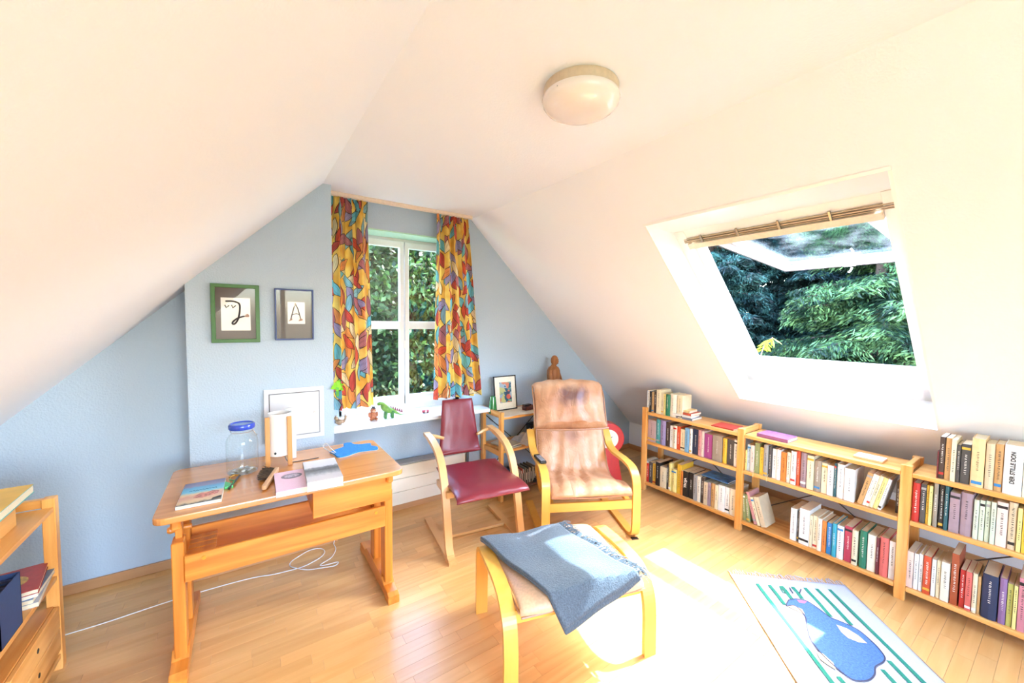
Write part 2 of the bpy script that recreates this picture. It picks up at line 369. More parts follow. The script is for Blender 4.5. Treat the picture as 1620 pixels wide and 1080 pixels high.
# wall behind the camera, with a big unseen window added for back fill
m = MB(); m.prism([(XL-.2, -.1), (-.5, -.1), (-.5, ZC+.1), (XL-.2, ZC+.1)], YF-.2, YF, 'Y'); m.box(1.7, XR+.2, YF-.2, YF, -.1, ZC+.1)
m.box(-.5, 1.7, YF-.2, YF, 2.25, ZC+.1); m.box(-.5, 1.7, YF-.2, YF, -.1, .5); struct(m.build('wall_front', wallBlue))
w3 = struct(thing('added_fill_window', None, None, (.6, YF-.1, .5))); m = MB()
for a, b in ((-1.1, -1.03), (-.035, .035), (1.03, 1.1)): m.box(a, b, -.04, .04, 0, 1.75)
m.box(-1.1, 1.1, -.04, .04, 0, .07); m.box(-1.1, 1.1, -.04, .04, 1.68, 1.75); m.build('window_frame', whiteFrame, w3)
portal((.6, YF-.25, 1.37), (0, 1, 0), 2.2, 1.75)
# skirting boards
def skirt(name, x0, x1, y0, y1, mat): struct(MB().box(x0, x1, y0, y1, 0, .06, .003).build(name, mat))
skirt('baseboard_back', XL, -.28, YB-.016, YB, skirtX); skirt('baseboard_chimney', -.285, .52, 2.984, 3.0, skirtX)
skirt('baseboard_chimney_side', .52, .536, 2.984, YB+.1, skirtY); skirt('baseboard_back_right', 1.72, XR, YB-.016, YB, skirtX)
skirt('baseboard_right', XR-.016, XR, YF, YB, skirtY); skirt('baseboard_left', XL, XL+.016, YF, YB, skirtY)

# ---- roof window lining (white boards) and window
lin = MB(); e = .012
lin.prism([(OX0-.004, 2.214), (2.42, 2.215), (2.42, 2.215-e), (OX0+e*1.04-.004, 2.214-e)], OY0, OY1, 'Y')            # top board
b0 = Vector((OX1, 0, zr(OX1))); b1 = b0+EN*TH
lin.prism([(b0.x, b0.z), (b1.x, b1.z), (b1.x-ES.x*e, b1.z-ES.z*e), (b0.x-ES.x*e, b0.z-ES.z*e)], OY0, OY1, 'Y')
side = [sp(OX0), sp(OX1), sp(OX1, TH+.02), sp(2.24, TH+.02), (2.407, 2.215)]
lin.prism(side, OY0, OY0+e, 'Y'); lin.prism(side, OY1-e, OY1, 'Y')
struct(lin.build('trim_1', white))
S0 = Vector((2.235, 0, 2.377))       # top of opening on the frame plane
def fp(s, n): p = S0+ES*s+EN*n; return (p.x, p.z)
def sbar(m, s0, s1, n0, n1, y0, y1): m.prism([fp(s0, n0), fp(s1, n0), fp(s1, n1), fp(s0, n1)], y0, y1, 'Y', bev=.002); return m
w2 = struct(thing('window_2', None, None))
m = MB(); sbar(m, .235, .30, -.01, .10, OY0, OY1); sbar(m, 1.66, 1.80, -.02, .08, OY0, OY1); sbar(m, .235, 1.80, -.02, .10, OY0, .56); sbar(m, .235, 1.80, -.02, .10, 1.53, OY1)
m.build('window_frame', white, w2)
m = MB(); sbar(m, 1.60, 1.66, .0, .10, .56, 1.53); sbar(m, .30, 1.66, .02, .10, 1.50, 1.532); m.build('frame_lip', white, w2)
m = MB(); sbar(m, .335, .375, -.035, .02, .56, 1.53); m.build('top_rail', plain('rail_cream', '#E6D5BC', .4), w2)
m = MB(); sbar(m, .300, .305, -.022, .0, .5, 1.55); sbar(m, .311, .318, -.026, -.01, .5, 1.55); sbar(m, .324, .328, -.026, -.012, .5, 1.55)
bl = m.build('blind_rail', plain('rail_bronze', '#B8A68C', .4), w2)
m = MB()
for yy in (.75, .98, 1.2, 1.42): sbar(m, .28, .335, -.034, -.024, yy, yy+.012)
m.build('rail_clip', metal, bl)
# open sash: hinged at the top, swung out almost level
sash = MB(); HX, HZ = 2.47, 2.185; D = Vector((.9965, 0, -.084)); Nn = Vector((.084, 0, .9965)); pinkf = plain('sash_paint', '#A59696', .4, var=.01)
def hp(s, n): return (HX+D.x*s+Nn.x*n, HZ+D.z*s+Nn.z*n)
def hb(m, s0, s1, n0, n1, y0, y1, bev=.002): m.prism([hp(s0, n0), hp(s1, n0), hp(s1, n1), hp(s0, n1)], y0, y1, 'Y', bev=bev); return m
SY0, SY1, SL = .60, 1.46, 1.30
hb(sash, 0, SL, -.035, .03, SY0, SY0+.065); hb(sash, 0, SL, -.035, .03, SY1-.065, SY1); hb(sash, 0, .07, -.035, .03, SY0, SY1); hb(sash, SL-.075, SL, -.035, .03, SY0, SY1)
sa = sash.build('sash', pinkf, w2)
m = MB(); hb(m, .07, SL-.075, -.022, -.012, SY0+.065, SY0+.085); hb(m, .07, SL-.075, -.022, -.012, SY1-.085, SY1-.065); hb(m, .07, SL-.075, -.022, -.012, SY0+.065, SY1-.065) if False else None
hb(m, SL-.095, SL-.075, -.022, -.012, SY0+.065, SY1-.065); m.build('glazing_bead', plain('bead_grey', '#B9B2B4', .4), sa)
m = MB(); hb(m, .02, SL-.02, -.0395, -.0345, SY1-.012, SY1-.006); hb(m, SL-.012, SL-.006, -.0395, -.0345, SY0, SY1); m.build('rubber_seal', blackM, sa)
m = MB(); hb(m, .06, SL-.07, -.004, .012, SY0+.06, SY1-.06, 0); m.build('pane', sashGlass, sa)
m = MB(); hb(m, -.02, SL+.03, .03, .055, SY0-.02, SY0+.05); hb(m, -.02, SL+.03, .03, .055, SY1-.05, SY1+.02); hb(m, SL-.05, SL+.03, .03, .055, SY0, SY1); m.build('sash_cover', plain('cover_grey_metal', '#77736E', .4, .6), sa)
m = MB(); hb(m, SL-.09, SL-.05, -.05, -.035, .98, 1.05); c = hp(SL-.06, -.06); m.tube([(c[0], 1.0, c[1]), (c[0]+.01, 1.01, c[1]-.02), (c[0]+.005, 1.02, c[1]-.035)], .007); m.build('latch', plain('latch_grey', '#A9A4A2', .4), sa)
cc = (S0+ES*.95)+EN*.06; portal((cc.x, 1.03, cc.z), -EN, .95, 1.3)

# ---- gable window
w1 = struct(thing('window_1', None, None, (0, 3.5, 0)))
FX0, FX1, FZ0, FZ1 = .60, 1.74, .80, 2.33; MX = 1.193
m = MB(); m.box(FX0, FX1, -.03, .05, FZ1-.05, FZ1); m.box(FX0, FX1, -.03, .05, FZ0, FZ0+.06); m.box(FX0, FX0+.06, -.03, .05, FZ0, FZ1); m.box(FX1-.06, FX1, -.03, .05, FZ0, FZ1); m.build('window_frame', whiteFrame, w1)
for a, b in ((FX0+.045, MX-.004), (MX+.004, FX1-.045)):
    m = MB(); iz0, iz1 = .925, 2.24; ia = a+(.06 if a < 1 else .037); ib = b-(.037 if a < 1 else .06)
    m.box(a, b, -.05, .0, .845, iz0, .003); m.box(a, b, -.05, .0, iz1, 2.295, .003); m.box(a, ia, -.0499, .0, .846, 2.294, .003); m.box(ib, b, -.0499, .0, .846, 2.294, .003)
    s_ = m.build('sash', whiteFrame, w1)
    MB().box(ia, ib, -.045, -.008, 1.522, 1.592, .003).build('glazing_bar', whiteFrame, s_)
    for z0, z1 in ((iz0, 1.522), (1.592, iz1)): MB().box(ia-.005, ib+.005, -.027, -.022, z0-.005, z1+.005).build('pane', paneM, s_)
MB().box(MX-.012, MX+.012, -.062, -.05, 1.35, 1.42, .004).build('handle', white, w1)
portal((1.17, 3.62, 1.56), (0, -1, 0), 1.1, 1.5)
# reveal under the lintel, green reflected from foliage put into its colour, white at the sides
struct(MB().box(WX0, WX1, YB+.002, 3.47, WZ1-.012, WZ1, .001).build('trim_2', plain('foliage_bounce_green', '#BFE6CF', .5)))
sill = struct(MB().box(.522, 1.86, 3.05, 3.249, .772, .802, .004).box(WX0+.003, WX1-.003, 3.24, 3.46, .772, .802).build('trim_3', white))
# curtain track on the ceiling
struct(MB().box(.525, 1.70, 3.125, 3.165, 2.505, 2.53, .002).box(.525, 1.70, 3.133, 3.137, 2.500, 2.506).build('trim_4', plain('track_cream', '#EBD3BC', .4)))

# ================================================================== OUTSIDE
gm, nt, p = base_mat('grass'); no = N(nt, 'ShaderNodeTexNoise'); no.inputs['Scale'].default_value = 30; cr = N(nt, 'ShaderNodeValToRGB'); cr.color_ramp.elements[0].color = (.02, .05, .01, 1); cr.color_ramp.elements[1].color = (.07, .13, .03, 1)
nt.links.new(no.outputs[0], cr.inputs[0]); nt.links.new(cr.outputs[0], p.inputs[0])
struct(MB().box(-30, 45, -25, 45, -3.3, -3.2).build('ground', gm))
def leafmat(name, c0, c1, trans=.35, scale=2.2, con=2.0):
    m = bpy.data.materials.new(name); m.use_nodes = True; nt = m.node_tree; nt.nodes.clear(); L = nt.links.new
    o = N(nt, 'ShaderNodeOutputMaterial'); d = N(nt, 'ShaderNodeBsdfPrincipled'); t = N(nt, 'ShaderNodeBsdfTranslucent'); x = N(nt, 'ShaderNodeMixShader'); x.inputs[0].default_value = trans
    tc = N(nt, 'ShaderNodeTexCoord'); no = N(nt, 'ShaderNodeTexNoise'); no.inputs['Scale'].default_value = scale; no.inputs['Detail'].default_value = 5; L(tc.outputs['Object'], no.inputs['Vector'])
    ge = N(nt, 'ShaderNodeNewGeometry'); a = N(nt, 'ShaderNodeMath', operation='MULTIPLY_ADD'); a.inputs[1].default_value = .5; L(ge.outputs['Random Per Island'], a.inputs[0]); b = N(nt, 'ShaderNodeMath', operation='MULTIPLY_ADD'); b.inputs[1].default_value = con; b.inputs[2].default_value = -.25-con*.42
    L(no.outputs['Fac'], b.inputs[0]); L(b.outputs[0], a.inputs[2])
    cr = N(nt, 'ShaderNodeValToRGB'); cr.color_ramp.elements[0].color = srgb(c0); cr.color_ramp.elements[1].color = srgb(c1); L(a.outputs[0], cr.inputs[0])
    L(cr.outputs[0], d.inputs['Base Color']); L(cr.outputs[0], t.inputs[0]); d.inputs['Roughness'].default_value = .55; d.inputs['Specular IOR Level'].default_value = .25
    L(d.outputs[0], x.inputs[1]); L(t.outputs[0], x.inputs[2]); L(x.outputs[0], o.inputs[0]); return m
bark = plain('bark', '#3A2E26', .9, bump=.6, bscale=20, var=.3)
def unit(v): return v/np.linalg.norm(v, axis=1, keepdims=True)
def broadleaf(loc, crown_z, rad, mat, label, n=26000, leaf=.055, seed=1, name='broadleaf_tree'):
    g = np.random.default_rng(seed); t = thing(name, label, 'tree', loc, 0, 'trees behind the gable window')
    m = MB(); m.tube([(0, 0, 0), (.05, .03, crown_z*.5), (0, 0, crown_z+rad[2]*.4)], [.16, .12, .04], 8); 
    for k in range(9):
        a = k*2.4; z = crown_z-rad[2]*.6+k*rad[2]*.13; m.tube([(0, 0, z), (math.cos(a)*rad[0]*.4, math.sin(a)*rad[1]*.4, z+.4), (math.cos(a)*rad[0]*.8, math.sin(a)*rad[1]*.8, z+.7)], [.05, .03, .01], 6)
    m.build('trunk', bark, t)
    K = 150; cl = g.normal(size=(K, 3)); cl = unit(cl)*g.uniform(.35, 1, (K, 1))**.6*np.array(rad)+np.array([0, 0, crown_z])
    idx = g.integers(0, K, n); C = cl[idx]+g.normal(size=(n, 3))*g.uniform(.16, .36, (K,))[idx][:, None]*np.array([1, 1, .8])
    A = unit(g.normal(size=(n, 3))+np.array([0, 0, -.6])); nn = unit(g.normal(size=(n, 3))+np.array([0, 0, 1.3])); B = unit(np.cross(A, nn)); s = g.uniform(.6, 1.25, (n, 1))*leaf
    quads_mesh('foliage', C, A*s, B*s*.62, mat, t)['kind'] = 'stuff'
    return t
def spruce(loc, H, rbase, mat, label, seed=1, z0=.6, dens=1.0):
    g = np.random.default_rng(seed); t = thing('spruce_tree', label, 'tree', loc, 0, 'spruces outside the roof window')
    m = MB(); m.tube([(0, 0, 0), (0, 0, H)], [.17, .02], 8)
    Cs = []; As = []; Bs = []
    z = z0
    while z < H-.2:
        rr = rbase*(1-z/H)**.8+.15; nb = int(7+3*g.random())
        for k in range(nb):
            a = g.uniform(0, 6.28); L_ = rr*g.uniform(.75, 1.1); d = np.array([math.cos(a), math.sin(a), 0]); sd = np.array([-d[1], d[0], 0]); zz = z+g.uniform(-.15, .15)
            nT = max(6, int(L_*20*dens)); f = np.linspace(.12, 1, nT)
            base = d*f[:, None]*L_; base[:, 2] += zz+(.12*f-.42*f*f+.16*f**3)*L_*.9
            m.tube([tuple(base[0]*0+np.array([0, 0, zz])), tuple(base[nT//2]), tuple(base[-1])], [.03, .015, .004], 4)
            for side in (-1, 1):
                tl = (.42*(1-f**1.6)+.10)*min(1, L_*.8)*g.uniform(.7, 1.2, nT)
                for q in range(7):
                    w = (q+.5)/7; P = base+sd*side*(tl*w)[:, None]+d*(tl*w*.55)[:, None]; P[:, 2] -= (tl*w*w*.55)+g.uniform(0, .03, nT)
                    dirv = unit(sd*side*1.0+d*.75+np.array([0, 0, -.35-.5*w])+g.normal(size=(nT, 3))*.45)
                    for rep in range(3):
                        nrm = unit(g.normal(size=(nT, 3))*.7+np.array([0, 0, 1])); B = unit(np.cross(dirv, nrm))
                        Cs.append(P+g.normal(size=(nT, 3))*.03); s = (g.uniform(.032, .06, nT))[:, None]; As.append(dirv*s); Bs.append(B*s*.22)
        z += .17+.05*g.random()
    m.build('trunk', bark, t)
    quads_mesh('foliage', np.vstack(Cs), np.vstack(As), np.vstack(Bs), mat, t)['kind'] = 'stuff'
    return t
LM1 = leafmat('leaf_fresh_green', '#10240F', '#507438', .35); LM2 = leafmat('leaf_deep_green', '#0B1C10', '#3C5E30', .3); LM3 = leafmat('leaf_pale_green', '#26381C', '#98A26A', .35)
NM1 = leafmat('needle_blue_green', '#0A1E1E', '#46746A', .2, 3.2, 3.0); NM2 = leafmat('needle_mid_green', '#10281A', '#6C9458', .25, 3.2, 3.0); NM3 = leafmat('needle_dark', '#061412', '#2C4E46', .2, 3.0, 2.6); YL = leafmat('leaf_yellow_green', '#7E9A18', '#E0DC38', .5)
broadleaf((2.3, 8.2, -3.2), 4.9, (1.7, 1.2, 2.1), LM1, 'bright green broadleaf tree filling upper left panes of gable window', 42000, .06, 3)
broadleaf((4.3, 9.0, -3.2), 4.6, (1.7, 1.3, 2.3), LM2, 'deeper green broadleaf tree behind right curtain side of gable window', 42000, .06, 4)
broadleaf((2.4, 6.9, -3.2), 2.3, (1.1, .8, 1.1), LM3, 'pale yellow-green rounded shrub low in the gable window, in front of trees', 26000, .045, 5, 'garden_shrub')
broadleaf((.7, 10.5, -3.2), 4.5, (2.4, 1.4, 3.6), LM2, 'dark broadleaf tree farthest left behind the gable window', 30000, .075, 6)
broadleaf((4.0, 12.5, -3.2), 4.5, (3.6, 1.4, 4.2), LM2, 'tall dark broadleaf tree closing the view behind gable window', 42000, .09, 8)
broadleaf((-.6, 8.6, -3.2), 3.6, (1.9, 1.2, 2.6), LM2, 'broadleaf tree hidden mostly by the left curtain outside', 24000, .075, 21)
broadleaf((.9, 7.4, -3.2), 2.0, (1.0, .7, 1.2), LM3, 'pale shrub left of the other one under the gable window', 16000, .05, 22, 'garden_shrub')
spruce((7.6, 1.7, -3.2), 9.5, 2.1, NM2, 'sunlit mid-green spruce nearest on right of roof window', 11, 2.6)
spruce((8.2, 4.6, -3.2), 10.5, 2.2, NM1, 'blue-green spruce at left of roof window view', 12, 2.6)
spruce((9.9, 3.1, -3.2), 11.5, 2.5, NM1, 'tall blue-green spruce in the middle behind two nearer spruces', 13, 2.6)
spruce((10.4, .4, -3.2), 11.0, 2.5, NM3, 'dark spruce at far right behind the sunlit spruce', 14, 2.6, .8)
spruce((10.8, 6.6, -3.2), 11.5, 2.6, NM3, 'dark spruce at far left behind the blue-green one', 15, 2.6, .8)
spruce((12.8, 2.0, -3.2), 12, 2.8, NM3, 'darkest spruce closing the gap at the back', 16, 2.4, .7)
spruce((12.6, 5.0, -3.2), 12, 2.8, NM3, 'rearmost dark spruce between left and middle spruces', 17, 2.4, .7)
def twig(name, label, loc, pts, n, leaf, seed, mat, droop=.5, side=(0, 1, 0)):
    g = np.random.default_rng(seed); t = thing(name, label, 'plant', loc); MB().tube(pts, .006, 6).build('stem', bark, t)
    C = []; A = []; B = []; P = np.array(crv(pts, 6))
    for i in range(n):
        c = P[g.integers(2, len(P))]; a = np.array([g.normal(), g.normal(), -droop-g.random()]); a /= np.linalg.norm(a); s = leaf*g.uniform(.7, 1.2); C.append(c+a*s); A.append(a*s); b = np.cross(a, g.normal(size=3)); B.append(b/np.linalg.norm(b)*s*.28)
    for i in range(n):
        k = MB(); a = Vector(A[i]); b = Vector(B[i]); c = Vector(C[i])
        pr_ = [c-a, c-a*.4+b*.8, c+b, c+a*.5+b*.7, c+a, c+a*.5-b*.7, c-b, c-a*.4-b*.8]; k.bm.faces.new([k.bm.verts.new(q) for q in pr_]); k.build('leaf', mat, t)
twig('climbing_plant', 'yellow-green leafy shoot at lower left corner outside roof window', (3.86, 1.74, 1.02), [(0, .05, 0), (.03, -.05, .22), (.02, -.10, .40), (.0, -.17, .46)], 30, .045, 2, YL)
twig('reflection_branch', 'made-up yellow-green branch standing for leaf reflections in the open sash glass', (3.4, 1.25, 2.45), [(.3, .5, .55), (.1, .25, .45), (-.1, .05, .3), (-.2, -.1, .1)], 46, .05, 3, YL)  # branch added in place of leaves mirrored in the sash glass

# ================================================================== FURNITURE
# ---- curtains
def curtain_mat():
    m, nt, p = base_mat('curtain_print'); L = nt.links.new
    tc = N(nt, 'ShaderNodeTexCoord'); 
    wn = N(nt, 'ShaderNodeTexNoise'); wn.inputs['Scale'].default_value = 9; L(tc.outputs['UV'], wn.inputs['Vector'])
    prev = None; yel = srgb('#F2BC3A')
    mixb = N(nt, 'ShaderNodeMix', data_type='RGBA'); n0 = N(nt, 'ShaderNodeTexNoise'); n0.inputs['Scale'].default_value = 7; L(tc.outputs['UV'], n0.inputs['Vector'])
    cb = N(nt, 'ShaderNodeValToRGB'); cb.color_ramp.elements[0].position = .4; cb.color_ramp.elements[0].color = srgb('#F4D068'); cb.color_ramp.elements[1].position = .62; cb.color_ramp.elements[1].color = srgb('#E6A63C'); L(n0.outputs['Fac'], cb.inputs[0]); prev = cb.outputs[0]
    for k in range(4):
        mp = N(nt, 'ShaderNodeMapping'); mp.inputs['Scale'].default_value = (7.4, 4.0, 1); mp.inputs['Location'].default_value = (k*3.37, k*5.41, 0); L(tc.outputs['UV'], mp.inputs['Vector'])
        vo = N(nt, 'ShaderNodeTexVoronoi', voronoi_dimensions='2D'); vo.inputs['Scale'].default_value = 1; vo.inputs['Randomness'].default_value = .75; L(mp.outputs[0], vo.inputs['Vector'])
        su = N(nt, 'ShaderNodeVectorMath', operation='SUBTRACT'); L(mp.outputs[0], su.inputs[0]); L(vo.outputs['Position'], su.inputs[1])
        dv = N(nt, 'ShaderNodeVectorMath', operation='MULTIPLY'); dv.inputs[1].default_value = (1/7.4, 1/4.0, 0); L(su.outputs[0], dv.inputs[0])
        sc = N(nt, 'ShaderNodeSeparateColor'); L(vo.outputs['Color'], sc.inputs[0])
        an = N(nt, 'ShaderNodeMath', operation='MULTIPLY_ADD'); an.inputs[1].default_value = 2.0; an.inputs[2].default_value = -1.0; L(sc.outputs[0], an.inputs[0])
        ro = N(nt, 'ShaderNodeVectorRotate', rotation_type='Z_AXIS'); L(dv.outputs[0], ro.inputs['Vector']); L(an.outputs[0], ro.inputs['Angle'])
        ml = N(nt, 'ShaderNodeVectorMath', operation='MULTIPLY'); ml.inputs[1].default_value = (31, 11.5, 0); L(ro.outputs[0], ml.inputs[0])
        # taper the leaf to pointed tips: x / (1 - .8 y^2)
        ss = N(nt, 'ShaderNodeSeparateXYZ'); L(ml.outputs[0], ss.inputs[0])
        ax = N(nt, 'ShaderNodeMath', operation='ABSOLUTE'); L(ss.outputs[0], ax.inputs[0]); y2 = N(nt, 'ShaderNodeMath', operation='MULTIPLY'); L(ss.outputs[1], y2.inputs[0]); L(ss.outputs[1], y2.inputs[1])
        ln = N(nt, 'ShaderNodeMath', operation='MULTIPLY_ADD'); ln.inputs[1].default_value = 1.0; L(y2.outputs[0], ln.inputs[0]); L(ax.outputs[0], ln.inputs[2])
        cr = N(nt, 'ShaderNodeValToRGB'); cr.color_ramp.interpolation = 'CONSTANT'
        pal = ['#CC4F34', '#B0686A', '#6DB4BC', '#DE8A48', '#9A8AA6', '#E6CFA0', '#C04A3E', '#86AEB4']
        pal = pal[2*k:]+pal[:2*k]
        e = cr.color_ramp.elements; e[0].color = srgb(pal[0]); e[1].position = .125; e[1].color = srgb(pal[1])
        for i in range(2, 8): q = e.new(i/8); q.color = srgb(pal[i])
        L(sc.outputs[1], cr.inputs[0])
        # brushed streaks inside a leaf
        st = N(nt, 'ShaderNodeTexNoise'); st.inputs['Scale'].default_value = 3; st.inputs['Detail'].default_value = 3; sm = N(nt, 'ShaderNodeVectorMath', operation='MULTIPLY'); sm.inputs[1].default_value = (1.6, .35, 1); L(ml.outputs[0], sm.inputs[0]); L(sm.outputs[0], st.inputs['Vector'])
        hv = N(nt, 'ShaderNodeHueSaturation'); va = N(nt, 'ShaderNodeMath', operation='MULTIPLY_ADD'); va.inputs[1].default_value = 1.5; va.inputs[2].default_value = .25; L(st.outputs['Fac'], va.inputs[0]); L(va.outputs[0], hv.inputs['Value']); L(cr.outputs[0], hv.inputs['Color'])
        inn = N(nt, 'ShaderNodeMath', operation='LESS_THAN'); inn.inputs[1].default_value = .90; L(ln.outputs[0], inn.inputs[0])
        rim = N(nt, 'ShaderNodeMath', operation='LESS_THAN'); rim.inputs[1].default_value = 1.04; L(ln.outputs[0], rim.inputs[0])
        m1 = N(nt, 'ShaderNodeMix', data_type='RGBA'); L(rim.outputs[0], m1.inputs[0]); L(prev, m1.inputs[6]); m1.inputs[7].default_value = srgb('#2B1A14')
        m2 = N(nt, 'ShaderNodeMix', data_type='RGBA'); L(inn.outputs[0], m2.inputs[0]); L(m1.outputs[2], m2.inputs[6]); L(hv.outputs[0], m2.inputs[7]); prev = m2.outputs[2]
    L(prev, p.inputs['Base Color']); p.inputs['Roughness'].default_value = .9; p.inputs['Sheen Weight'].default_value = .2
    # a little light comes through the cloth
    tr = N(nt, 'ShaderNodeBsdfTranslucent'); L(prev, tr.inputs[0]); mx = N(nt, 'ShaderNodeMixShader'); mx.inputs[0].default_value = .22; out = nt.nodes['Material Output']
    L(p.outputs[0], mx.inputs[1]); L(tr.outputs[0], mx.inputs[2]); L(mx.outputs[0], out.inputs[0]); return m
curM = curtain_mat()
def curtain(label, x0t, x1t, x0b, x1b, seed, folds):
    rr = random.Random(seed); t = thing('curtain', label, 'curtain', ((x0t+x1t)/2, 3.148, 0), 0, 'curtains of the gable window'); cx = (x0t+x1t)/2
    ph = rr.uniform(0, 6)
    def fn(u, v):
        z = .925+(2.498-.925)*v; a = x0b+(x0t-x0b)*v; b = x1b+(x1t-x1b)*v
        gather = max(0, v-.93)/.07
        amp = .038*(1-.35*v)*(1-gather*.55); w = math.sin(u*folds*6.283+ph+.5*math.sin(3*v+u*7))+.35*math.sin(u*folds*2.6*6.283+v*2+ph*2)
        fine = gather*.008*math.sin(u*folds*5*6.283)
        return (a+(b-a)*u-cx+.006*math.sin(u*folds*12.6+ph), amp*w+fine, z)
    W_ = (x1b-x0b)*1.75
    MB().grid(fn, 150, 60, lambda u, v: (u*W_+seed, v*1.57)).build('cloth', curM, t)
    def hd(u, v):
        p = fn(u, .955+.045*v); return (p[0], p[1]-.003-.004*abs(math.sin(u*folds*5*6.283)), p[2]+.001)
    MB().grid(hd, 150, 4, lambda u, v: (u*W_+seed, 1.5+.07*v)).build('heading_tape', curM, t)
curtain('left curtain beside chimney breast with yellow, red and teal leaf print', .545, .805, .532, .842, 1, 3.2)
curtain('right curtain near ladder shelf with yellow, red and teal leaf print', 1.368, 1.668, 1.335, 1.795, 5, 4.1)

# ---- panel radiator / convector cover
t = thing('radiator_cover', 'low cream boarded radiator cover under the windowsill', 'radiator', (1.11, 3.19, 0)); cream = plain('cream_board', '#EFE2CB', .5, var=.01)
for z0 in (.055, .165, .275): MB().box(-.50, .575, 0, .018, z0, z0+.107, .002).build('board', cream, t)
MB().box(-.50, .575, .022, .13, .375, .392, .002).build('top_grille', plain('grille_grey', '#A8A09A', .5), t); MB().box(.56, .575, .0, .14, .05, .385, .001).build('end_panel', cream, t)
MB().box(-.50, .57, .02, .035, .0, .055).build('plinth', skirtX, t)
# ---- meter cupboard in chimney breast
t = thing('wall_cupboard', 'small white wall cupboard door set in chimney breast', 'cabinet', (.2775, 3.0, .787))
m = MB()
for a in ((-.178, .178, 0, .03), (-.178, .178, .322, .352), (-.178, -.150, .03, .322), (.150, .178, .03, .322)): m.box(a[0], a[1], -.012, .0, a[2], a[3], .001)
cw = plain('cupboard_white', '#D3D2D6', .4, var=.01); m.build('frame', cw, t); d = MB().box(-.146, .146, -.016, -.004, .034, .318, .001).build('door', cw, t); MB().box(-.15, .15, -.003, -.0005, .03, .322).build('door_gap', plain('gap_grey', '#6E6A6A', .8), t)
MB().lathe([(.010, -.020), (.010, -.016)], 12, (.118, .175), 'Y').build('lock', chrome, d)

# ---- framed pictures on chimney breast
def frame_pic(name, label, x0, x1, z0, z1, w, fm, mat_col, group=None):
    t = thing(name, label, 'picture', ((x0+x1)/2, 2.998, (z0+z1)/2), 0, group); a = (x1-x0)/2; b = (z1-z0)/2; m = MB()
    m.box(-a, a, -.02, 0, b-w, b, .002); m.box(-a, a, -.02, 0, -b, -b+w, .002); m.box(-a, -a+w, -.0199, 0, -b, b, .002); m.box(a-w, a, -.0199, 0, -b, b, .002); m.build('frame', fm, t)
    MB().box(-a+w, a-w, -.007, -.001, -b+w, b-w).build('mount', plain('mount_'+mat_col, mat_col, .8), t)
    MB().box(-a+w, a-w, -.0120, -.0112, -b+w, b-w).build('pane', picPane, t)
    return t
paper = plain('drawing_paper', '#F1ECE6', .8, var=.01); ink = plain('charcoal_ink', '#3B3436', .8); brown = plain('ink_brown', '#9A6A52', .8)
t = frame_pic('framed_picture', 'green framed picture of a curly letter J on white paper', -.160, .088, 1.452, 1.812, .022, plain('green_frame', '#3F6E34', .4), '#5E5450')
pp = MB().box(-.075, .075, -.0085, -.0075, -.105, .097).build('paper', paper, t)
def fl(x, z): return (x, -.0092, z)
MB().tube([fl(*q) for q in crv([(-.052, .075), (-.01, .075), (.018, .06), (.02, .02), (.012, -.03), (-.005, -.062), (-.018, -.064), (-.015, -.05), (.01, -.028), (.045, -.015)], 6)], [.004]+[.0055]*53+[.003], 6).build('letter_stroke', ink, pp)
MB().prism([(.045, -.02), (.065, -.022), (.07, -.012), (.06, .0), (.048, -.008)], -.0095, -.0086, 'Y').build('brush_tip', brown, pp)
for dx in (0, .034): MB().tube([fl(-.055+dx, .052), fl(-.048+dx, .035), fl(-.038+dx, .045), fl(-.034+dx, .05)], .0035, 6).build('ink_dot', ink, pp)
t = frame_pic('framed_picture', 'blue framed picture of a letter A wearing shoes', .170, .398, 1.462, 1.800, .010, plain('blue_frame', '#2C3F78', .35), '#66605C')
pp = MB().box(-.040, .062, -.0085, -.0075, -.062, .084).build('paper', paper, t)
MB().tube([fl(-.022, -.03), fl(-.002, .05), fl(.008, .066), fl(.02, .04), fl(.036, -.028)], .0035, 6).tube([fl(-.012, .0), fl(.012, .008), fl(.028, .0)], .003, 6).build('letter_stroke', ink, pp)
for q in ([(-.034, -.044), (-.012, -.036), (-.014, -.026), (-.024, -.028)], [(.022, -.044), (.048, -.038), (.046, -.026), (.03, -.03)], [(-.004, .068), (.012, .066), (.008, .078)]): MB().prism(q, -.0095, -.0086, 'Y').build('shoe' if q[0][1] < 0 else 'hat', brown, pp)
t = thing('paper_star', 'small lime green folded paper flower on chimney edge beside left curtain', 'ornament', (.545, 3.0, 1.13)); lime = plain('lime_paper', '#8FD032', .7)
m = MB()
for k in range(6):
    a = k*math.pi/3+.3; c, s = math.cos(a), math.sin(a); r = .05 if k % 2 else .038
    v = [m.bm.verts.new(q) for q in ((0, -.016, 0), (c*r*.6-s*.016, -.006, s*r*.6+c*.016), (c*r, -.028, s*r), (c*r*.6+s*.016, -.006, s*r*.6-c*.016))]; m.bm.faces.new(v)
m.build('petals', lime, t); MB().box(-.010, .008, -.012, -.004, -.075, .0).build('stalk', plain('leaf_green', '#5DA83A', .7), t)

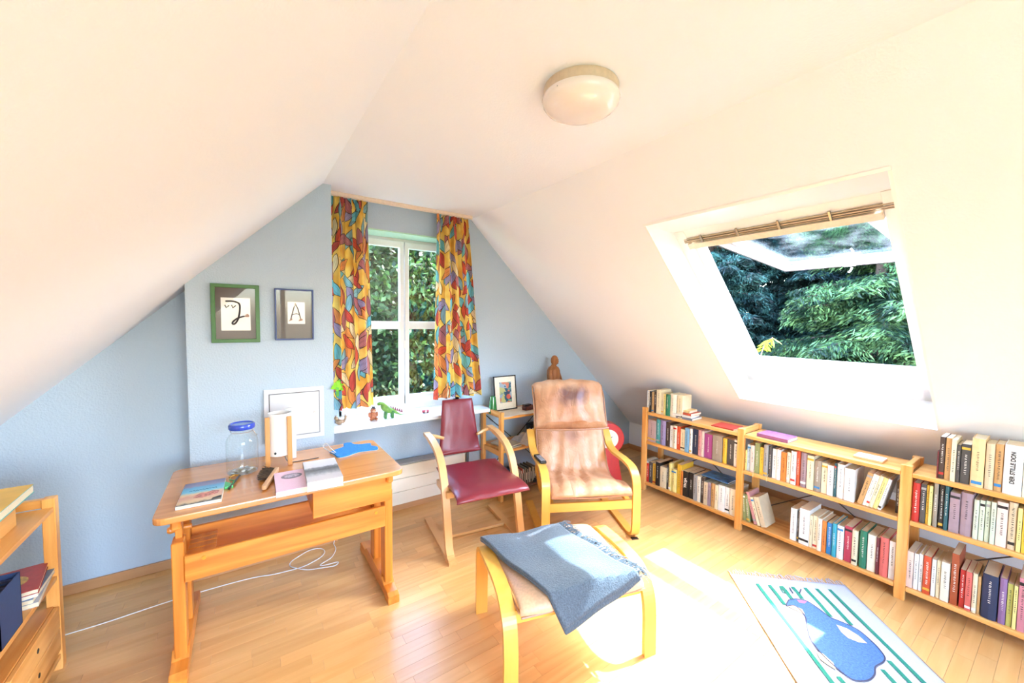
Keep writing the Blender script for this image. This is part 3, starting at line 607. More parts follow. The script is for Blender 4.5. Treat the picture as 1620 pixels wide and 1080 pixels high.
# ---- ceiling lamp
t = thing('ceiling_lamp', 'round white glass dome lamp on the flat ceiling', 'lamp', (1.131, 1.186, ZC))
MB().lathe([(.146, 0), (.148, -.004), (.148, -.030), (.142, -.040)], 48).build('base', plain('shadowed_lamp_base', '#D6BFA2', .5), t, True)  # brown-beige carries the shadow ring around the lamp in the base colour
MB().lathe([(.138, -.038), (.152, -.040), (.154, -.048), (.150, -.062), (.136, -.078), (.108, -.092), (.072, -.100), (.03, -.104), (.004, -.1045)], 56).build('shade', plain('opal_glass', '#F2E6DE', .08, var=.005, coat=.6), t, True)
MB().lathe([(.004, -.048), (.004, -.056)], 8, (-.146, -.03)).build('screw', metal, t)

# ---- desk
t = thing('desk', 'orange pine desk with rounded top and one drawer before chimney breast', 'desk', (.2, 2.5, 0))
def rrect(x0, x1, y0, y1, r, k=5):
    out = []
    for cx, cy, a0 in ((x1-r, y1-r, 0), (x0+r, y1-r, 90), (x0+r, y0+r, 180), (x1-r, y0+r, 270)):
        for i in range(k+1): a = R(a0+90*i/k); out.append((cx+r*math.cos(a), cy+r*math.sin(a)))
    return out
MB().prism(rrect(-.537, .545, -.335, .345, .045), .722, .752, 'Z', .006).build('tabletop', deskTop, t)
for sx in (-1, 1):
    X0 = -.485 if sx < 0 else .452
    for yy in (-.262, -.03): MB().box(X0, X0+.045, yy, yy+.085, .055, .60 if sx < 0 else .62, .004).build('leg', dpZ, t)
    MB().prism([(-.36, 0), (-.36, .045), (-.34, .062), (-.27, .066), (-.23, .095), (.12, .095), (.16, .066), (.27, .062), (.29, .045), (.29, 0), (.23, 0), (.20, .018), (-.27, .018), (-.30, 0)], X0-.012, X0+.052, 'X', .004).build('foot', dpY, t)
    MB().box(X0+.004, X0+.04, -.30, .30, .672, .722, .008).build('bearer', dpY, t)
    for yy in (-.21, .01): MB().box(X0+.010, X0+.035, yy, yy+.05, .58, .68, .002).build('height_slide', dpZ, t)
    MB().lathe([(.012, X0-.03), (.018, X0-.02), (.012, X0+.02), (.012, X0+.06)], 12, (-.10, .60), 'X').build('peg', dpX, t)
MB().box(-.44, .452, -.272, -.250, .415, .535, .003).build('front_rail', dpX, t)
MB().box(-.44, .452, .03, .052, .385, .535, .003).build('back_rail', dpX, t)
for xx in (-.37, .40): MB().lathe([(.009, -.276), (.009, -.271)], 10, (xx, .51), 'Y').build('screw_cap', plain('brass', '#C99A3A', .3, .8), t)
m = MB()
for k in range(5): m.box(-.44+.003, -.33, -.245+k*.05, -.205+k*.05, .500, .508, .001)
m.build('slatted_tray', dpY, t)
d = MB().box(.085, .487, -.262, .12, .565, .715, .003).build('drawer', dpX, t)
MB().box(.080, .492, -.268, -.252, .560, .716, .003).build('drawer_front', dpX, d)

# ---- things on the desk
DZ = .752
def cover_mat(name, bands, rough=.35):
    """printed cover: stacked bands of colour along local y with noisy edges"""
    m, nt, p = base_mat(name); L = nt.links.new; tc = N(nt, 'ShaderNodeTexCoord'); s = N(nt, 'ShaderNodeSeparateXYZ'); L(tc.outputs['Generated'], s.inputs[0])
    no = N(nt, 'ShaderNodeTexNoise'); no.inputs['Scale'].default_value = 9; no.inputs['Detail'].default_value = 5; L(tc.outputs['Generated'], no.inputs['Vector'])
    a = N(nt, 'ShaderNodeMath', operation='MULTIPLY_ADD'); a.inputs[1].default_value = .16; L(no.outputs['Fac'], a.inputs[0]); b = N(nt, 'ShaderNodeMath', operation='ADD'); b.inputs[1].default_value = -.08
    L(s.outputs[1], b.inputs[0]); L(b.outputs[0], a.inputs[2]); cr = N(nt, 'ShaderNodeValToRGB'); e = cr.color_ramp.elements
    e[0].position = bands[0][0]; e[0].color = srgb(bands[0][1]); e[1].position = bands[1][0]; e[1].color = srgb(bands[1][1])
    for q, c in bands[2:]: k = e.new(q); k.color = srgb(c)
    L(a.outputs[0], cr.inputs[0]); L(cr.outputs[0], p.inputs[0]); p.inputs['Roughness'].default_value = rough; return m
def flat_book(label, loc, w, d, th, col, rz=0, name='book', group=None, hard=False, topmat=None, cat='book'):
    """lying book; w along local x (spine at -x), d along local y"""
    c = col if not isinstance(col, str) else plain('cloth_'+col, col, .55)
    t = MB().box(0, w, 0, d, 0, .0016).box(0, w, 0, d, th-.0016, th).box(0, .0025, 0, d, 0, th).build(name, c)
    t.location = loc; t.rotation_euler = (0, 0, rz); tag(t, label, cat, group); i = .003 if hard else .0006
    MB().box(.0026, w-i, i, d-i, .0017, th-.0017).build('page_block', pageM, t)
    if topmat: MB().box(.001, w-.001, .001, d-.001, th, th+.0006).build('cover_print', topmat, t)
    return t
tb = flat_book('slim paperback with blue beach scene cover at left end of desk', (-.265, 2.235, DZ), .165, .285, .014, '#D8D6D6', -.03,
  topmat=cover_mat('beach_print', [(.0, '#3A3F44'), (.1, '#E8C79A'), (.32, '#D9A08A'), (.42, '#E8C79A'), (.52, '#7CC4DC'), (.74, '#5BA4CE'), (.8, '#8C88A8'), (1, '#6E6A88')]))
m = MB()
for k in range(9): m.tube([(.03+k*.012, .165+.004*math.sin(k*2), .0148), (.036+k*.012, .172, .0148), (.04+k*.012, .162, .0148)], .0012, 4)
m.build('cover_squiggle', plain('print_blue', '#2E5E86', .5), tb)
MB().prism([(.055, .07), (.09, .06), (.145, .085), (.15, .115), (.12, .13), (.10, .115), (.08, .125), (.06, .10)], .0146, .0152, 'Z').build('cover_rocks', plain('print_rose', '#C88478', .6, var=.5, bscale=90), tb)
MB().prism([(.125, .012), (.163, .02), (.163, .05), (.13, .035)], .0146, .0152, 'Z').build('cover_corner', plain('print_charcoal', '#3A3C40', .6), tb)
t = thing('clip', 'small green plastic clip by the beach paperback', 'clip', (-.085, 2.43, DZ), .3); gpl = plain('green_plastic', '#3FBF62', .3, coat=.3)
MB().prism([(-.022, -.045), (.012, -.05), (.02, -.02), (.008, .02), (-.008, .085), (-.024, .08), (-.018, .02)], 0, .012, 'Z', .002).build('clip_body', gpl, t)
MB().tube([(.015, -.03, .012), (.03, -.005, .02), (.02, .03, .016)], .003).build('spring_wire', plain('wire_green', '#2A8A4A', .4), t)
t = thing('drawing_compass', 'folded brass and dark metal drawing compass on the desk', 'compass', (-.045, 2.45, DZ), 0)
MB().tube([(-.03, -.09, .008), (.012, .075, .01)], .0055, 8).build('leg', plain('dark_metal', '#4A4340', .35, .6), t)
MB().tube([(-.03, .065, .007), (-.028, -.05, .006)], .0035, 8).build('leg', plain('compass_brass', '#B88A3E', .3, .8), t)
MB().tube([(-.032, .064, .012), (-.01, .085, .014), (.014, .074, .012)], .0045, 8).build('arc', plain('compass_brass', '#B88A3E', .3, .8), t)
# preserving jar
def real_glass(name, tint=(1, 1, 1)):
    return glass(name, tint, .75)
jg = real_glass('jar_glass', (.965, .985, .98))
t = thing('storage_jar', 'large clear glass preserving jar with blue lid', 'jar', (-.018, 2.60, DZ))
MB().lathe([(.062, .003), (.070, .006), (.074, .02), (.075, .17), (.070, .195), (.058, .215), (.050, .222), (.050, .245)], 40).build('jar_body', jg, t, True)
MB().lathe([(.069, .01), (.069, .009), (.0, .006)][:2]+[(.001, .006)], 30).build('jar_base', jg, t, True)
bl_ = glass('blue_lid_plastic', (.05, .1, .5), .6)
MB().lathe([(.047, .244), (.058, .246), (.062, .252), (.062, .268), (.058, .275), (.052, .276), (.048, .270), (.01, .268), (.001, .268)], 36).build('lid', plain('blue_lid', '#2A49B8', .25, coat=.5, var=.02), t, True)
MB().lathe([(.0475, .2705), (.001, .2708)], 30).build('lid_window', plain('lid_pale_blue', '#6C93D8', .2, coat=.5), t, True)
MB().tube([(.0525*math.cos(a), .0525*math.sin(a), .232+.0 ) for a in [2*math.pi*i/30 for i in range(30)]], .0018, 6, closed=True).tube([(.052, -.01, .232), (.066, -.012, .20), (.070, .0, .205), (.066, .012, .20), (.052, .01, .232)], .0016, 6).tube([(-.052, .01, .232), (-.06, 0, .262), (-.052, -.01, .232)], .0016, 6).build('wire_clasp', chrome, t)
tt = thing('coin_heap', 'few coins and shells inside the glass jar', 'coins', (-.018, 2.60, DZ+.0105))
for k in range(14):
    a = k*2.4; r = .055*math.sqrt((k+.5)/14); MB().lathe([(.0085, 0), (.009, .0008), (.0085, .0016)], 12).build('coin', plain('coin_%d' % (k % 3), ['#B9B4A8', '#8C7A5A', '#EDEAE4'][k % 3], .35, .4), tt, loc=(r*math.cos(a), r*math.sin(a), .001+.0012*(k % 4)), rot=(.2*math.sin(k), .2*math.cos(k), 0))
# table lamp on wooden legs
t = thing('table_lamp', 'white cylinder table lamp held between upright wooden legs', 'lamp', (.165, 2.655, DZ)); opal = bpy.data.materials.new('opal_sheet'); opal.use_nodes = True
_p = opal.node_tree.nodes['Principled BSDF']; _p.inputs['Base Color'].default_value = srgb('#F7F0EA'); _p.inputs['Roughness'].default_value = .35; _p.inputs['Transmission Weight'].default_value = .0; _p.inputs['Subsurface Weight'].default_value = .25; _p.inputs['Subsurface Radius'].default_value = (.02, .02, .02)
MB().lathe([(.050, .055), (.060, .056), (.060, .30), (.058, .30), (.058, .06), (.001, .058)], 40).build('lamp_shade', opal, t, True)
for (a, b) in ((-.064, -.035), (.045, -.058)): MB().box(a-.012, a+.012, b-.010, b+.010, 0, .285, .002).build('leg', wood('lamp_oak', '#D99A5A', '#C58546', 'Z', contrast=.4), t)
MB().box(.066, .088, .045, .068, 0, .295, .002).build('leg', plain('lamp_white_leg', '#F2ECE6', .4), t)['label'] = 'white rear leg'
MB().lathe([(.018, .30), (.018, .312), (.004, .314)], 16, (.050, .045)).build('cap', white, t)
MB().lathe([(.006, -.066), (.006, -.058)], 10, (-.028, .078), 'Y').build('switch', blackM, t)
MB().tube(crv([(.02, -.02, .058), (.03, -.03, .02), (.055, -.03, .004), (.12, -.035, .003), (.20, -.03, .003)], 5), .0025, 6).build('cable', plain('lamp_cable', '#6A625C', .5), t)
# brush
t = thing('hand_brush', 'wooden hand brush with brown bristles lying on desk', 'brush', (.105, 2.40, DZ), -.28)
MB().prism(rrect(-.008, .014, -.15, .115, .010), .004, .026, 'Z', .004).build('handle', wood('brush_wood', '#D8A97C', '#C08A5C', 'Y', contrast=.4), t)
m = MB(); rr = random.Random(3)
for k in range(170):
    yy = rr.uniform(-.02, .11); zz = rr.uniform(.006, .026); m.tube([(-.007, yy, zz), (-.030, yy+rr.uniform(-.006, .006), zz+.004), (-.058+rr.uniform(-.004, .004), yy+rr.uniform(-.016, .016), zz+rr.uniform(.0, .02))], .0016, 3)
m.build('bristles', plain('bristle_brown', '#5A4634', .8, var=.4), t)['kind'] = 'stuff'
t = flat_book('pink booklet with grey oval vignette near desk front edge', (.112, 2.135, DZ), .150, .275, .026, '#E8C6CC', -.02, topmat=plain('pink_print', '#EFC4D2', .5, bump=0, var=.05, bscale=200))
MB().prism([(.078+.048*math.cos(a), .19+.036*math.sin(a)) for a in [k*math.pi/12 for k in range(24)]], .0268, .0276, 'Z').build('vignette', plain('vignette_grey', '#8C7E88', .6, var=.5, bscale=120), t)
MB().prism([(.078+.036*math.cos(a), .19+.024*math.sin(a)) for a in [k*math.pi/12 for k in range(24)]], .0277, .0282, 'Z').build('vignette_centre', plain('vignette_light', '#B9A9B4', .6, var=.5, bscale=160), t)
t = flat_book('thick book with black and white landscape photo on desk edge', (.243, 2.125, DZ), .165, .325, .046, '#D9CFCB', -.05, topmat=cover_mat('photo_print', [(.0, '#D8CCC8'), (.22, '#CFC6C4'), (.36, '#8C8888'), (.50, '#4A4848'), (.60, '#77787C'), (.66, '#D6D2D2'), (1, '#E6E0DE')]))
MB().box(.03, .14, .325, .3262, .004, .04).build('top_edge_band', blackM, t)
# blue whale-shaped cloth with string
wm = plain('blue_terry', '#2F86CF', .95, bump=1.0, bscale=160, var=.35)
wh = [(.437, 2.678), (.48, 2.712), (.531, 2.743), (.548, 2.812), (.592, 2.812), (.602, 2.764), (.644, 2.737), (.700, 2.722), (.691, 2.674), (.718, 2.628), (.705, 2.579), (.651, 2.588), (.588, 2.592), (.517, 2.556), (.463, 2.557), (.452, 2.622)]
t = thing('pot_holder', 'bright blue fish-shaped cloth pad with string on desk corner', 'pot holder', (.57, 2.67, DZ))
MB().prism([(a-.57, b-2.67) for a, b in crv(wh+[wh[0]], 4)[:-1]], .0005, .011, 'Z', .003).build('cloth_body', wm, t)
MB().prism([(a*1.01-.5757, b*1.01-2.6967) for a, b in crv(wh+[wh[0]], 4)[:-1]], .0, .003, 'Z').build('backing', plain('cloth_backing', '#C9B48C', .9), t)
MB().tube(crv([(-.105, -.03, .012), (-.125, .02, .03), (-.14, .085, .045), (-.155, .11, .02), (-.14, .04, .012), (-.115, -.045, .013)], 5), .0025, 6).build('string', plain('white_string', '#EFEAE2', .8), t)

# ---- things on windowsill
SZ = .802
t = thing('figurine', 'small brown squirrel figurine with raised tail at chimney end of windowsill', 'figurine', (.590, 3.19, SZ)); cer = plain('brown_ceramic', '#9C7A5A', .3, var=.35, bscale=40, coat=.4)
MB().ball((0, 0, .022), .024, 12, (1.3, .9, .9)).ball((-.022, 0, .050), .015).ball((.03, 0, .020), .014).build('body', cer, t, True)
MB().tube(crv([(.03, 0, .02), (.045, 0, .04), (.048, 0, .065), (.040, 0, .07)], 4), [.010]*4+[.009]*4+[.006]*4+[.003], 8).build('tail', cer, t, True)
MB().tube([(-.026, .006, .06), (-.027, .008, .074)], [.004, .001], 6).tube([(-.018, .006, .06), (-.016, .008, .074)], [.004, .001], 6).build('ears', cer, t)
t = thing('figurine', 'seated reddish-brown bear figurine in dark hat on windowsill', 'figurine', (.842, 3.19, SZ)); ter = plain('terracotta', '#B06A48', .5, var=.35, bscale=60)
MB().ball((0, 0, .035), .032, 14, (.9, .8, 1.1)).ball((0, -.004, .078), .021).ball((-.02, -.02, .012), .014, 10, (1, 1.5, .8)).ball((.02, -.02, .012), .014, 10, (1, 1.5, .8)).ball((-.028, -.006, .045), .012, 10, (1, 1, 1.8)).ball((.028, -.006, .045), .012, 10, (1, 1, 1.8)).build('body', ter, t, True)
MB().ball((0, -.023, .074), .009).build('muzzle', plain('muzzle_pale', '#D8A884', .6), t, True); MB().lathe([(.020, .092), (.020, .095), (.012, .096), (.011, .108), (.002, .110)], 14, (.004, 0)).build('hat', blackM, t, True)
t = thing('toy_dinosaur', 'green toy dinosaur with dark red back and long tail on windowsill', 'toy', (.985, 3.20, SZ)); dg = plain('dino_green', '#6E9A3C', .5, var=.2, bscale=50)
MB().tube(crv([(-.105, 0, .118), (-.085, 0, .125), (-.068, 0, .122), (-.050, 0, .095), (-.020, 0, .066), (.020, 0, .052), (.055, 0, .032), (.09, 0, .014), (.13, 0, .018)], 4), [.007, .010, .013, .014, .015, .014, .013, .013, .014, .018, .022, .026, .029, .030, .030, .029, .028, .026, .024, .021, .018, .016, .013, .011, .010, .008, .007, .006, .005, .004, .003, .002, .002], 10).build('body', dg, t, True)
for xx, yy in ((-.04, -.02), (-.035, .02), (.015, -.022), (.02, .022)): MB().tube([(xx, yy*.6, .055), (xx-.004, yy, .028), (xx-.006, yy, .0)], [.014, .011, .010], 8).build('leg', plain('dino_dark_green', '#3F7A3A', .5), t, True)
m = MB()
for k in range(9):
    x = -.052+k*.018; z = .108-.0075*k; m.prism([(x-.008, z-.012), (x+.010, z-.016), (x+.002, z+.012)], -.003, .003, 'Y')
m.build('back_plates', plain('dino_red', '#8E3B52', .5), t)
t = thing('toy_car', 'tiny red toy with white middle at right end of windowsill', 'toy', (1.287, 3.20, SZ)); MB().box(-.030, .030, -.012, .012, .004, .030, .008, seg=2).build('body', plain('toy_red', '#C23A4E', .3), t, True)
MB().box(-.008, .008, -.0135, -.011, .009, .024, .002).build('badge', white, t); 
for xx in (-.018, .018): MB().lathe([(.007, -.013), (.007, .013)], 10, (xx, .007), 'Y').build('wheel', blackM, t)

# ---- ladder shelf behind the chairs
t = thing('ladder_shelf', 'small pine ladder shelf in corner behind the red chair', 'shelf', (2.22, 3.03, 0)); sp_ = pineZ
for xx in (-.375, .355):
    for yy in (-.175, .135): MB().box(xx, xx+.032, yy, yy+.044, 0, .80, .003).build('post', sp_, t)
    for z in (.755, .40, .11): MB().box(xx+.006, xx+.026, -.131, .135, z, z+.04, .002).build('side_rail', pineY, t)
for z, mt in ((.745, pineX), (.445, pineX), (.085, darkwood)): MB().box(-.343, .355, -.165, .170, z-.012, z+.008, .002).build('shelf_board', mt, t)
MB().tube([(-.34, .172, .12), (.35, .172, .72)], .004, 6).tube([(.35, .176, .12), (-.34, .176, .72)], .004, 6).build('cross_brace', blackM, t)
TZ = .753
t = MB().grid(lambda u, v: ((u-.5)*.50+.01*math.sin(v*9), (v-.5)*.285-.012*math.sin(u*14), .0012+.001*math.sin(u*30)*math.sin(v*22)), 40, 20).build('doily', plain('doily_cream', '#EAD8C2', .9, bump=.5, bscale=120), None, True); t.location = (2.13, 3.01, TZ); tag(t, 'cream cloth runner with wavy edge on top of ladder shelf', 'cloth')
mod = t.modifiers.new('thickness', 'SOLIDIFY'); mod.thickness = .0015; mod.offset = 1
t = thing('vase', 'tapered dark green glass vase beside framed print', 'vase', (1.885, 3.06, TZ)); gg = plain('green_glass', '#2F7A3C', .15, coat=.8, var=.1)
MB().lathe([(.036, 0), (.040, .004), (.036, .07), (.026, .15), (.024, .158), (.020, .158), (.022, .06), (.002, .02)], 24).build('vase_body', gg, t, True)
t = thing('framed_print', 'black framed colourful abstract print leaning on ladder shelf', 'picture', (2.06, 3.10, TZ+.003)); t.rotation_euler = (-.12, 0, .02)
fw_, fh_ = .128, .325; m = MB()
for a in ((-fw_, fw_, 0, .010), (-fw_, fw_, fh_-.010, fh_), (-fw_, -fw_+.010, .0, fh_), (fw_-.010, fw_, .0, fh_)): m.box(a[0], a[1], -.008, .008, a[2], a[3], .001)
m.build('frame', blackM, t); MB().box(-fw_+.01, fw_-.01, -.002, .002, .01, fh_-.01).build('mount', plain('mount_cream', '#F0E3CE', .8), t)
am, nt, p = base_mat('abstract_print'); tc = N(nt, 'ShaderNodeTexCoord'); vo = N(nt, 'ShaderNodeTexVoronoi'); vo.inputs['Scale'].default_value = 26; no = N(nt, 'ShaderNodeTexNoise'); no.inputs['Scale'].default_value = 18
mx = N(nt, 'ShaderNodeMix', data_type='RGBA'); mx.inputs[0].default_value = .08; nt.links.new(tc.outputs['Object'], mx.inputs[6]); nt.links.new(tc.outputs['Object'], no.inputs['Vector']); nt.links.new(no.outputs['Color'], mx.inputs[7]); nt.links.new(mx.outputs[2], vo.inputs['Vector'])
sc = N(nt, 'ShaderNodeSeparateColor'); cr = N(nt, 'ShaderNodeValToRGB'); e = cr.color_ramp.elements; e[0].color = srgb('#2F5A6E'); e[1].color = srgb('#D8B04A')
for q, c in ((.2, '#6FA08A'), (.38, '#B9B87A'), (.55, '#37435E'), (.7, '#C8785A'), (.85, '#9AA8B4')): k = e.new(q); k.color = srgb(c)
cr.color_ramp.interpolation = 'CONSTANT'; nt.links.new(vo.outputs['Color'], sc.inputs[0]); nt.links.new(sc.outputs[0], cr.inputs[0]); nt.links.new(cr.outputs[0], p.inputs[0])
pr2 = MB().box(-.065, .070, -.004, -.002, .07, .265).build('print_sheet', am, t)
MB().prism([(.032+.024*math.cos(a), .125+.024*math.sin(a)) for a in [k*math.pi/10 for k in range(20)]], -.0052, -.0044, 'Y').build('printed_disc', plain('print_red', '#D2604E', .7), pr2)
t = thing('glasses_case', 'dark red-brown glasses case beside framed print', 'case', (2.27, 3.00, TZ+.003), .12); MB().box(-.085, .085, -.03, .03, 0, .042, .012, seg=3).build('case_body', plain('oxblood', '#5A2620', .3, coat=.4), t, True)
MB().box(-.086, .086, -.0305, .0305, .024, .026).build('seam', blackM, t); MB().box(-.09, .0, -.022, .02, .044, .056, .004).build('folded_glasses', plain('tortoise', '#3A2420', .2), t)
# carved statue
t = thing('carved_statue', 'brown carved wooden figure of a robed person with bowed head', 'statue', (2.60, 3.05, TZ), .25); t.scale = (.88, .9, 1)
MB().lathe([(.052, 0), (.062, .01), (.060, .03), (.064, .14), (.070, .25), (.076, .31), (.074, .355), (.058, .385), (.034, .400), (.026, .415)], 28).build('robe', carved, t, True)
h = MB().ball((0, -.012, .455), .048, 18, (.86, .95, 1.12)).ball((0, -.058, .450), .010, 8, (.8, 1, 1.6)).ball((.040, -.008, .455), .010, 8, (.5, 1, 1.5)).ball((-.040, -.008, .455), .010, 8, (.5, 1, 1.5)).build('head', carved, t, True)
for sx in (-1, 1):
    MB().tube(crv([(sx*.062, .0, .355), (sx*.084, -.02, .29), (sx*.078, -.05, .225), (sx*.030, -.078, .205)], 4), [.026]*4+[.025]*4+[.021]*4+[.016], 10).ball((sx*.014, -.082, .203), .016, 8, (1.1, .8, 1)).build('arm', carved, t, True)
    MB().ball((sx*.016, -.053, .466), .006, 8, (1.3, .5, .6)).build('eye', plain('carved_shadow', '#5A3218', .7), h, True)
MB().tube([(-.012, -.056, .430), (.0, -.059, .428), (.012, -.056, .430)], .003, 6).build('mouth', plain('carved_shadow', '#5A3218', .7), h)
m = MB()
for k in range(7): a = -2.3+k*.24; m.tube([(.060*math.cos(a), .060*math.sin(a)-.004, .18), (.063*math.cos(a), .063*math.sin(a)-.002, .03)], .005, 6)
m.build('robe_folds', carved, t)
# middle shelf and lower shelf contents
t = thing('plastic_bag', 'white plastic bag lying on middle board of ladder shelf', 'bag', (2.28, 2.99, .453)); 
MB().grid(lambda u, v: ((u-.5)*.30+.012*math.sin(v*11), (v-.5)*.24+.012*math.sin(u*13), .085*max(0, math.sin(math.pi*u)*math.sin(math.pi*v))**.6*(1+.25*math.sin(u*17+v*7)+.2*math.sin(v*23-u*5))), 36, 28).build('bag_body', plain('bag_white', '#D8CFC8', .35, var=.1), t, True)
MB().tube(crv([(-.1, -.09, .03), (-.13, -.12, .05), (-.09, -.13, .035), (-.05, -.11, .03)], 4), .006, 6).build('handle', plain('bag_white', '#D8CFC8', .35), t)
for k, (lb, c, dz) in enumerate((('grey magazine at bottom of pile on ladder shelf middle board', '#A8A49E', 0), ('cream magazine on top of grey one on ladder shelf', '#CFC2A6', .011))):
    flat_book(lb, (1.93+k*.02, 2.88, .453+dz), .17, .22, .010, c, .1+k*.2, 'magazine', cat='magazine')
t = thing('radio', 'small black box radio at back of ladder shelf', 'radio', (2.42, 3.11, .453)); MB().box(-.08, .08, -.04, .05, 0, .13, .006).build('case', blackM, t); MB().lathe([(.03, -.044), (.03, -.040)], 18, (-.03, .07), 'Y').build('speaker_cone', metal, t); MB().tube([(.06, 0, .13), (.07, 0, .19)], .002).build('antenna', chrome, t)
cdc = ['#20242C', '#2A4A6A', '#1C1C1E', '#34343A', '#4A3A34', '#6A5A4E', '#D9B23A', '#C9C2B6', '#8A6A58', '#E0D8CC', '#B04A3A', '#B8B0A4', '#7A4A40', '#8A8A80', '#3A3A30', '#A09A8E', '#5A5A5A', '#C0B8A0', '#2A2A2A', '#6E6654', '#B0A890', '#44484C', '#908878', '#302C28']
x = 1.98
cdn = ['charcoal', 'blue', 'black', 'slate', 'brown', 'khaki-brown', 'yellow', 'pale grey', 'tan', 'off-white', 'red', 'stone grey', 'russet', 'olive grey', 'dark olive', 'light grey', 'mid grey', 'straw', 'jet black', 'drab', 'sand', 'steel', 'clay', 'umber']
for k in range(24):
    w = .0105+.004*((k*7) % 3)/2; c = MB().box(0, w-.0006, -.071, .071, 0, .125+.01*((k*5) % 3), .001).build('cd_case', plain('cd_%d' % k, cdc[k], .3)); c.location = (x, 2.965, .093); x += w
    tag(c, cdn[k]+'-spined disc case in the row on bottom board of ladder shelf', 'disc case', 'disc cases on the ladder shelf')
    MB().box(.0015, w-.002, -.0716, -.0712, .03, .10).build('spine_print', plain('cdp_%d' % (k % 4), ['#B8B0A0', '#8A867E', '#D8D0C0', '#4A4A4A'][k % 4], .4), c)
for k in range(3):
    c = MB().box(-.09, .09, -.065, .065, 0, .015, .001).build('film_case', plain('film_%d' % k, ['#2C2A2C', '#4A4440', '#1E2024'][k], .3)); c.location = (2.33+.008*k, 2.92, .093+.0152*k); c.rotation_euler = (0, 0, .25*k-.2)
    tag(c, ['bottom', 'middle', 'top'][k]+' dark film case of the stack on ladder shelf bottom board', 'film case', 'film cases stacked flat'); MB().box(-.06, .06, -.0655, -.0651, .004, .011).build('spine_print', plain('cdp_0', '#B8B0A0', .4), c)
# ---- red standing clock-shaped cabinet in the corner
t = thing('standing_clock', 'red floor clock with round cream face behind the armchair', 'clock', (2.98, 2.66, 0), -.55)
P = [(-.15, 0), (.15, 0), (.115, .30)]; cc_ = [(.155*math.cos(a), .455+.155*math.sin(a)) for a in [R(-48+k*12) for k in range(24)]]
P = [(-.15, 0), (.15, 0), (.112, .20), (.104, .30)]+cc_+[(-.104, .30), (-.112, .20)]
MB().prism(P, -.06, .06, 'Y', .006).build('case', redM, t); f = MB().lathe([(.093, -.062), (.093, -.068), (.088, -.069)], 36, (0, .455), 'Y').build('dial', plain('dial_cream', '#EFE0CC', .5), t)
MB().tube([(0, -.072, .455), (.03, -.072, .48)], .003).tube([(0, -.072, .455), (-.015, -.072, .51)], .0025).lathe([(.008, -.076), (.008, -.070)], 12, (0, .455), 'Y').build('hands', blackM, f)
MB().box(-.165, .165, -.08, .08, 0, .012, .003).build('base_plate', plain('base_pink', '#D8A08A', .5), t)

# ---- red leather chair on runners
t = thing('armchair', 'oxblood leather chair with curved wooden arms standing on two runners', 'chair', (1.38, 2.23, 0), R(-8))
redL = plain('oxblood_leather', '#7E222C', .32, bump=.25, bscale=260, var=.10, coat=.1)
for sx in (-1, 1):
    cx = sx*.272-.01; a, b = cx-.027, cx+.027
    MB().strip([(.0, .010), (.06, .010), (.20, .011), (.40, .012), (.65, .013)], a, b, .024, 4).build('runner', beechY, t)
    MB().strip([(.012, .020), (.05, .026), (.085, .060), (.105, .12), (.135, .25), (.175, .40), (.215, .50), (.27, .585), (.36, .645), (.47, .675), (.58, .690), (.70, .695)], a+.002, b-.002, [.016]+[.034]*8+[.026, .02], 5).build('arm', beechZ, t)
    MB().box(min(cx, cx-sx*.055), max(cx, cx-sx*.055), .14, .40, .385, .43, .004).build('seat_bracket', beechY, t)
    MB().tube([(cx-sx*.01, .665, .685), (cx-sx*.07, .66, .67), (cx-sx*.13, .64, .655)], [.016, .015, .012], 8).build('back_link', beechX, t)
    MB().box(cx-.006, cx+.006, .165, .18, .405, .42).build('screw', blackM, t) if False else None
MB().box(-.258, .238, .315, .365, .003, .024, .003).build('cross_bar', beechX, t)
MB().box(-.10, .08, .45, .56, .38, .41, .004).build('back_support', beechY, t)
pad([(-.055, .428), (-.035, .450), (.05, .462), (.20, .458), (.36, .462), (.50, .480)], lambda s: (-.275+.018*s, .255-.018*s), .045, bulge=.25, wr=.004, seed=4).build('seat', redL, t, True)
pad([(.640, .515), (.665, .545), (.685, .64), (.700, .75), (.720, .86), (.735, .945)], lambda s: (-.195+.055*s, .175-.055*s), .042, bulge=.35, wr=.004, seed=5, nu=18).build('backrest', redL, t, True)

